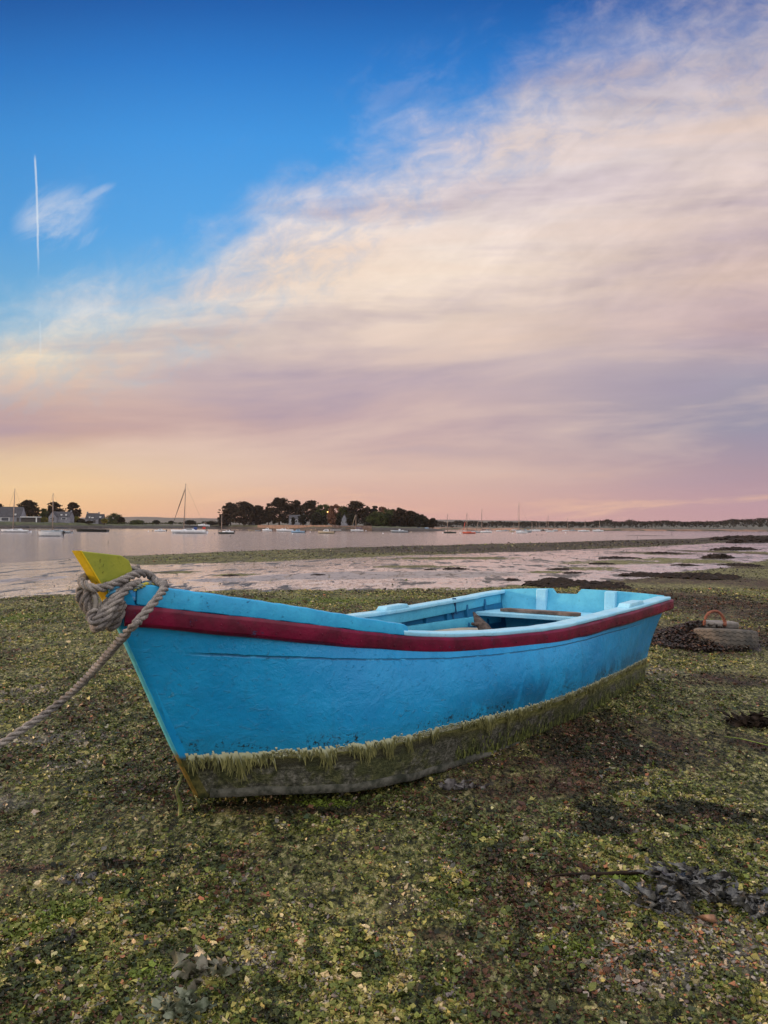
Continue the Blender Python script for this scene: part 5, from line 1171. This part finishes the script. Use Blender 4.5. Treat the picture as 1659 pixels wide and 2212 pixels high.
def moored(x0, x1, ywl, hm, label, kind='motor', mast=None, name=None, cover=COV, stay=None, lean=0.0, D=None, zoff=0.0, fbk=None, cabm=None, group='boats moored on the water', flag=False, rz=None, ens=0, hood=None, furl=None):
    xc = (x0+x1)/2; D = D or wdep(xc, ywl); s_ = D/3032; L = (x1-x0)*s_; zb = WATER_Z+zoff
    nm = name or {'sail': 'sailboat', 'motor': 'motorboat', 'open': 'dinghy', 'cruiser': 'cabin_cruiser', 'rib': 'inflatable_boat', 'skiff': 'skiff'}[kind]
    cat = {'sail': 'sailboat', 'motor': 'motorboat', 'open': 'dinghy', 'cruiser': 'motorboat', 'rib': 'inflatable boat', 'skiff': 'boat'}[kind]
    o = empty(nm, (fx(xc, D), D, zb), label, cat, group)
    o.rotation_euler = (0, 0, (rz if rz is not None else random.uniform(-.12, .12))); cm = cabm or hm
    B_ = L*(.32 if L < 9 else .28); fb = fbk*L if fbk else L*(.13 if kind != 'skiff' else .07); ns = 14; V = []; rings = 7
    for i in range(ns):
        t = i/(ns-1); hbm = B_/2*(math.sin(min(1, t*1.9)*math.pi/2)**.8)*(1-.22*max(0, t-.6)/.4); hbm = max(hbm, .02); top = fb*(1.25-.5*t+.30*t*t); x_ = -L/2+L*t; rake = -.0
        for j in range(rings):
            a_ = j/(rings-1)*2-1; q = abs(a_)
            yv = math.copysign(hbm*(.15+.85*min(1, q*1.15)**.6) if q > 0 else 0, a_); zv = -.25+ (top+.25)*max(0, (q-.25)/.75)**1.1
            xb = x_+(1-min(1, q*1.2))*L*.10*(1-t)*(1 if t < .5 else .3); V.append((xb, yv, zv))
    Fc = [(i*rings+j, (i+1)*rings+j, (i+1)*rings+j+1, i*rings+j+1) for i in range(ns-1) for j in range(rings-1)]
    Fc += [tuple(i*rings for i in range(0, 0))] if False else []
    Fc += [tuple((ns-1)*rings+j for j in range(rings))]
    if kind in ('sail', 'cruiser', 'motor'):
        Fc += [(i*rings, i*rings+rings-1, (i+1)*rings+rings-1, (i+1)*rings) for i in range(ns-1)]
    mesh('hull', V, Fc, hm, o, True)
    mb = MB(); mb.box((0.02*L, 0, .02), (L*.86, B_*.86, .16)); mb.build('waterline', ANT, o)
    topc = fb
    if kind == 'sail':
        mb = MB(); ch = fb*.55; zt_ = fb*1.0
        mb.prism([(-L*.22, -B_*.25, zt_), (-L*.10, -B_*.25, zt_+ch*.8), (L*.16, -B_*.25, zt_+ch), (L*.22, -B_*.25, zt_-.05)], (0, B_*.5, 0)); mb.build('cabin', cm, o)
        MB().box((.03*L, -B_*.25-.02, zt_+ch*.45), (L*.16, .04, ch*.32)).build('window', GLS, o)
        MB().prism([(L*.47, -B_*.30, fb*.9), (L*.505, -B_*.30, fb*.9), (L*.50, -B_*.3, fb*1.35), (L*.49, -B_*.3, fb*1.35)], (0, B_*.6, 0)).build('pushpit', MST, o)
    if kind == 'motor':
        mb = MB(); ch = fb*1.1; mb.prism([(-L*.20, -B_*.28, fb*.98), (-L*.10, -B_*.26, fb+ch*.85), (L*.12, -B_*.26, fb+ch), (L*.18, -B_*.28, fb*.85)], (0, B_*.54, 0)); cb = mb.build('cabin', cm, o)
        MB().box((.01*L, -B_*.27-.02, fb+ch*.55), (L*.18, .05, ch*.34)).build('window', GLS, cb)
    if kind == 'cruiser':
        ch = fb*.75; mb = MB(); mb.prism([(-L*.34, -B_*.3, fb*1.05), (-L*.12, -B_*.3, fb+ch*.7), (.02*L, -B_*.28, fb+ch*1.0), (L*.08, -B_*.28, fb+ch*.2), (L*.40, -B_*.3, fb*.9)], (0, B_*.6, 0)); cb = mb.build('cabin', cm, o)
        MB().prism([(-L*.10, -B_*.31, fb+ch*.55), (.0, -B_*.31, fb+ch*.9), (.04*L, -B_*.31, fb+ch*.5)], (0, .05, 0)).build('window', GLS, cb)
        mb = MB()
        for sg in (-1, 1): mb.tube([(-.02*L, sg*B_*.3, fb*1.0), (.06*L, sg*B_*.3, fb+ch*1.8), (.14*L, sg*B_*.3, fb+ch*2.0), (.26*L, sg*B_*.32, fb*1.0)], .10, 6)
        mb.box((.10*L, 0, fb+ch*1.95), (.12*L, B_*.62, .12)); mb.build('arch', COV if hm is not HW else MST, o)
    if kind == 'rib':
        for sg in (-1, 1): MB().tube([(-L*.5, 0, fb*1.2), (-L*.36, sg*B_*.38, fb*.9), (L*.5, sg*B_*.45, fb*.7)], [.15, .32, .28], 8).build('tube', HG, o, True)
        MB().box((0.02*L, 0, fb*1.3), (L*.12, B_*.3, fb*1.6), taper=.8).build('console', HW, o); MB().box((L*.2, 0, fb*1.0), (L*.14, B_*.4, fb)).build('seat', HW, o)
    if kind in ('open', 'skiff'):
        MB().box((0, 0, fb*.85), (L*.05, B_*.8, .06)).build('thwart', WD, o); MB().box((L*.25, 0, fb*.85), (L*.05, B_*.75, .06)).build('thwart', WD, o)
    if kind in ('motor', 'open', 'rib', 'cruiser') and L < 9 and kind != 'cruiser':
        mb = MB(); mb.box((L*.53, 0, fb*1.05), (.42, .36, .5), ry=.5); mb.box((L*.52, 0, fb*.4), (.16, .12, fb*1.1)); mb.build('outboard', OUT, o)
    if mast:
        mx, mt = mast; xm = (mx-xc)*s_; hm_ = (ywl-mt)*s_-zoff; mr = .070+.004*L+D*.00012
        MB().tube([(xm, 0, fb*.8), (xm+lean*hm_*.5, 0, hm_*.5), (xm+lean*hm_, 0, hm_)], [mr, mr*.9, mr*.6], 7).build('mast', MST, o, True)
        if kind == 'sail' and hm_ > 4:
            MB().tube([(xm+.1, 0, fb*2.0+.3), (min(L*.46, xm+hm_*.38), 0, fb*2.0+.2)], [.11+.008*L, .08+.006*L], 7).build('boom', cover or MST, o, True)
            st_ = MB(); st_.tube([(-L*.49, 0, fb*1.2), (xm+lean*hm_, 0, hm_*.97)], .022 if furl is None else .022, 4)
            for sg in (-1, 1): st_.tube([(xm+.2, sg*B_*.42, fb), (xm+lean*hm_, 0, hm_*.93)], .016, 4)
            st_.tube([(L*.48, 0, fb), (xm+lean*hm_, 0, hm_)], .014, 4); st_.build('rigging', COV, o)
            MB().tube([(xm+lean*hm_*.6, -.55, hm_*.6), (xm+lean*hm_*.6, .55, hm_*.6)], .03, 4).build('spreader', MST, o)
    if furl:
        (fa, fya), (fb_, fyb), fm = furl; MB().tube([((fa-xc)*s_, 0, (ywl-fya)*s_), (((fa+fb_)/2-xc)*s_, 0, (ywl-(fya+fyb)/2)*s_), ((fb_-xc)*s_, 0, (ywl-fyb)*s_)], [.05, .11, .09], 6).build('furled_sail', fm, o, True)
    if hood: MB().ball(((hood-xc)*s_, 0, fb*1.6), 1, 10, 6, (L*.06, B_*.3, fb*.55)).build('sprayhood', BLU, o, True)
    if ens: MB().box(((ens-xc)*s_, 0, fb*1.8), (.9, .04, .6)).build('ensign', FLG, o)
    return o
moored(3, 119, 2062.5, HW, 'white sailboat with boom cover at the far left edge of the water', 'sail', (50, 1893), lean=.03, fbk=.075, furl=((12, 2048), (50, 1905), COV) if 0 else None)
moored(147, 246, 2078, HW, 'white motorboat with black outboard tilted up, nearest boat on the left', 'open', fbk=.15)
moored(160, 278, 2066, HG, 'pale grey-blue sailboat behind the white outboard boat', 'sail', (204, 1910), fbk=.07)
moored(291, 421, 2061, HD, 'long low dark skiff lying between the left sailboats and the big yacht', 'skiff', fbk=.075)
moored(598, 644, 2059, HW, 'tiny white motorboat with outboard left of the big yacht', 'motor', fbk=.10)
moored(661, 802, 2067, HW, 'big white yacht with tall mast, furled sail, blue sprayhood and red ensign', 'sail', (712, 1874), lean=.028, fbk=.085, furl=((672, 2022), (717, 1893), COV), hood=757, ens=791)
moored(766, 812, 2038, HW, 'white cabin cruiser ashore just behind the stern of the big yacht', 'cruiser', D=560, zoff=2.0, group='boats on the shore')
moored(845, 908, 2069, HD, 'black-hulled sailboat with a short pink mast left of the island', 'sail', (859, 1995), fbk=.10, cabm=HW, cover=None)
moored(860, 908, 2064, HW, 'white cabin motorboat just behind the black-hulled sailboat', 'motor', fbk=.11)
moored(962, 990, 2057, HBe, 'small beige open boat below the left island trees', 'open', fbk=.13)
moored(988, 1010, 2058, HG, 'little grey tender right of the beige open boat', 'open', fbk=.12)
moored(1016, 1055, 2058, HW, 'white fishing boat with upright wheelhouse beside the little tender', 'motor', fbk=.15)
moored(1070, 1136, 2060, HW, 'sleek white cruiser with a curved arch canopy off the island', 'cruiser', fbk=.12)
moored(1128, 1181, 2065, HB, 'pale blue open motorboat in front of the sleek cruiser', 'motor', fbk=.13)
moored(1203, 1228, 2056, HBe, 'small beige boat with upright post near the island quay', 'open', (1224, 2046), fbk=.14)
moored(1231, 1296, 2068, HBe, 'cream boat with small white cabin and outboard below the street lamp', 'motor', fbk=.13, cabm=HW)
moored(1278, 1323, 2056, HW, 'low white dinghy at the island jetty', 'open', fbk=.07)
moored(1358, 1408, 2058, HW, 'small white sloop with a thick pale mast and raised boom before the gabled house', 'sail', (1379, 1993), fbk=.10, cover=BLU, furl=((1362, 2048), (1376, 1998), HBe))
moored(1514, 1580, 2064, HG, 'grey inflatable boat with white console below the right island wood', 'rib', fbk=.10)
moored(1566, 1586, 2055.5, HW, 'small white dinghy just behind the grey inflatable boat', 'open', fbk=.12)
moored(1634, 1658, 2057, HR, 'tiny red sailboat at the right tip of the island', 'sail', (1640, 2014), fbk=.12, cover=None)
moored(1719, 1768, 2066, HD, 'dark green sailboat with thin mast, first right of the island', 'sail', (1734, 1992), fbk=.10, cabm=HBe, cover=None)
moored(1791, 1842, 2068, HR, 'bright red sailboat with a thin mast right of the island', 'sail', (1809, 1987), fbk=.11, furl=((1796, 2054), (1802, 2022), HR))
moored(1824, 1862, 2064, HG, 'grey-white sailboat with slanting mast behind the red sailboat', 'sail', (1843, 2015), lean=.24, fbk=.10, cover=None)
moored(1861, 1906, 2064, HW, 'white sailboat with dark boom cover and tall straight mast', 'sail', (1867, 1971), fbk=.11)
moored(1922, 1946, 2059, HW, 'tiny white boat with short mast, left in the middle cluster', 'sail', (1944, 2035), fbk=.12, cover=None)
moored(1947, 1972, 2058, HG, 'tiny grey boat in the middle cluster', 'motor', fbk=.12)
moored(1973, 1991, 2062, HBe, 'small beige boat touching the tall-masted sailboat', 'motor', fbk=.2)
moored(1998, 2059, 2063, HG, 'grey sailboat with the tallest mast on the right', 'sail', (2011, 1945), fbk=.13)
moored(1999, 2043, 2066, HW, 'white cabin cruiser in front of the tallest-masted sailboat', 'cruiser', fbk=.13)
moored(2059, 2094, 2059, HW, 'white motorboat just right of the tallest-masted sailboat', 'motor', fbk=.12)
moored(2094, 2116, 2057.5, HD, 'small dark boat between two white ones on the right', 'motor', fbk=.12)
moored(2114, 2146, 2061, HW, 'white sailboat with medium mast right of the small dark boat', 'sail', (2124, 1996), fbk=.11)
moored(2140, 2160, 2059, HG, 'small grey boat touching the medium-masted sailboat', 'motor', fbk=.14)
moored(2178, 2204, 2058, HW, 'small sailboat with faint thin mast, fourth boat from the right end', 'sail', (2199, 2008), fbk=.12, cover=None)
moored(2206, 2234, 2057.5, HG, 'low grey boat left of the last two masts', 'motor', fbk=.10)
moored(2238, 2283, 2060, HW, 'low white sailboat, second from the right end of the moorings', 'sail', (2267, 2013), fbk=.10, cover=None)
moored(2296, 2337, 2060, HW, 'white cabin sailboat at the right end of the moorings', 'sail', (2323, 2010), fbk=.14, cover=None)
for i, (x_, t_, lb) in enumerate([(1891, 2028, 'short faint mast left of the middle cluster'), (1990, 2030, 'short mast just left of the tallest mast'), (2061, 2022, 'bare mast first right of the tallest mast'), (2078, 2024, 'bare mast second right of the tallest mast'), (2089, 2026, 'bare mast third right of the tallest mast'), (2117, 2012, 'thin mast left of the medium-masted sailboat'), (2150, 2024, 'bare mast right of the medium-masted sailboat')]):
    moored(x_-9, x_+11, 2055.3, HW, 'small far white hull under a '+lb, 'sail', (x_, t_), fbk=.12, cover=None)
for i, (x0, mm, lb) in enumerate([(1425, FLG, 'red upturned dinghy on the island grass, left of a second red one'), (1449, FLG, 'red upturned dinghy on the island grass, right of the first red one'), (1313, HW, 'white upturned dinghy ashore left of the blue one'), (1342, HB, 'blue upturned dinghy ashore behind the small sloop'), (1372, HW, 'white dinghy ashore behind the small sloop mast'), (1257, BLU, 'dark blue dinghy ashore below the street lamp'), (1492, HB, 'pale green-blue dinghy ashore right of the red ones'), (1628, BLU, 'blue boat cover ashore left of the tiny red sailboat'), (1652, HB, 'pale blue dinghy ashore at the island tip'), (1550, HBe, 'orange-beige canoe ashore above the inflatable boat')]):
    D_ = 497 if x0 > 1300 else 520; s_ = D_/3032; mb = MB(); L = 20*s_
    for t in range(10):
        tt = t/9; wv_ = max(.03, .65*math.sin(math.pi*(.06+.88*tt))**.6)
        for j in range(7): a_ = math.pi*j/6; mb.V.append((-L/2+L*tt, wv_*math.cos(a_)*1.1, .55*wv_*1.6*math.sin(a_)))
    mb.F += [(i_*7+j, (i_+1)*7+j, (i_+1)*7+j+1, i_*7+j+1) for i_ in range(9) for j in range(6)]
    o = mb.build('upturned_dinghy', mm, None, True, (fx(x0, D_), D_, fz_(x0, 2044 if x0 < 1500 else 2047, D_)-.1)); tag(o, lb, 'dinghy', 'dinghies ashore on the island')
# buoys and stakes
for x_, y_, mm, lb in [(677, 2069.5, HW, 'white mooring buoy in front of the big yacht'), (575, 2060, HW, 'small pale buoy left of the tiny motorboat'), (591, 2059, HD, 'small dark buoy beside the tiny motorboat'), (806, 2064, HW, 'small white buoy at the stern of the big yacht'), (832, 2069, HD, 'dark buoy left of the black-hulled sailboat'), (894, 2079, HD, 'dark buoy below the black-hulled sailboat'), (1202, 2063, HW, 'white buoy left of the cream boat'), (1134, 2069.5, HW, 'white buoy under the pale blue motorboat'), (1484, 2068, HW, 'white buoy alone left of the inflatable boat'), (1418, 2058, HW, 'white buoy right of the small sloop'), (1593, 2063, HBe, 'pinkish buoy right of the inflatable boat'), (1593, 2056.5, HW, 'white buoy behind the pinkish one'), (1715, 2066, HW, 'white buoy left of the dark green sailboat'), (1783, 2067, HW, 'white buoy left of the bright red sailboat'), (1986, 2067.5, HW, 'white buoy before the middle cluster'), (2080, 2074, HD, 'dark buoy right of the middle cluster'), (2100, 2074, HD, 'farther right of the two dark buoys past the cluster'), (125, 2077, HD, 'dark buoy left of the nearest outboard boat'), (2771, 2081, HD, 'small dark float off the right shore'), (2841, 2081, HD, 'rightmost small dark float off the shore'), (2192, 2066, HW, 'tiny white buoy below the far sailboats')]:
    D_ = wdep(x_, y_); mb = MB(); rr_ = 2.6*D_/3032; mb.ball((0, 0, rr_*.5), rr_*.8, 10, 7, (1, 1, .9)); mb.tube([(0, 0, rr_), (0, 0, rr_*1.6)], rr_*.15, 5)
    tag(mb.build('mooring_buoy', mm, None, True, (fx(x_, D_), D_, WATER_Z)), lb, 'buoy', 'mooring buoys')
for x_, y_, t_, lb in [(420, 2109, 2094, 'thin dark stake standing in the water on the left'), (1464, 2094, 2086, 'short dark stake in the water below the island'), (2470, 2086, 2078, 'short stake left of the tall channel post'), (2603, 2075, 2058, 'tall dark channel post off the right shore')]:
    D_ = wdep(x_, y_); hh = (y_-t_)/3032*D_; r0 = .9*D_/3032
    tag(MB().tube([(0, 0, -.6), (r0*.2, 0, hh*.5), (r0*.4, 0, hh)], [r0, r0*.9, r0*.7], 7).build('stake', M_dark, None, True, (fx(x_, D_), D_, WATER_Z)), lb, 'post', 'stakes in the water')
D_ = wdep(2500, 2076.5); mb = MB(); a0, a1 = fx(2417, D_), fx(2600, D_); mb.ball((0, 0, 0), 1, 24, 6, ((a1-a0)/2, 2.2, .16)); tag(mb.build('sandbar', M_land, None, True, ((a0+a1)/2, D_, WATER_Z-.02)), 'thin dark sandbar just breaking the water on the right', None, None, 'structure')
# a man-made flat: pale jetty line is left out; haze over the estuary
m = bpy.data.materials.new('haze'); m.use_nodes = True; n_ = m.node_tree; n_.nodes.clear(); om = n_.nodes.new('ShaderNodeOutputMaterial'); pv = n_.nodes.new('ShaderNodeVolumePrincipled')
pv.inputs['Color'].default_value = (.90, .80, .84, 1); pv.inputs['Density'].default_value = .00003; pv.inputs['Anisotropy'].default_value = .2; n_.links.new(pv.outputs[0], om.inputs['Volume'])
HAZE = True
if HAZE:
    hz_ = MB().box((0, 2900, 45), (15000, 8200, 97)).build('haze', m); tag(hz_, 'faint evening haze over the water', None, None, 'stuff'); hz_.display_type = 'WIRE'
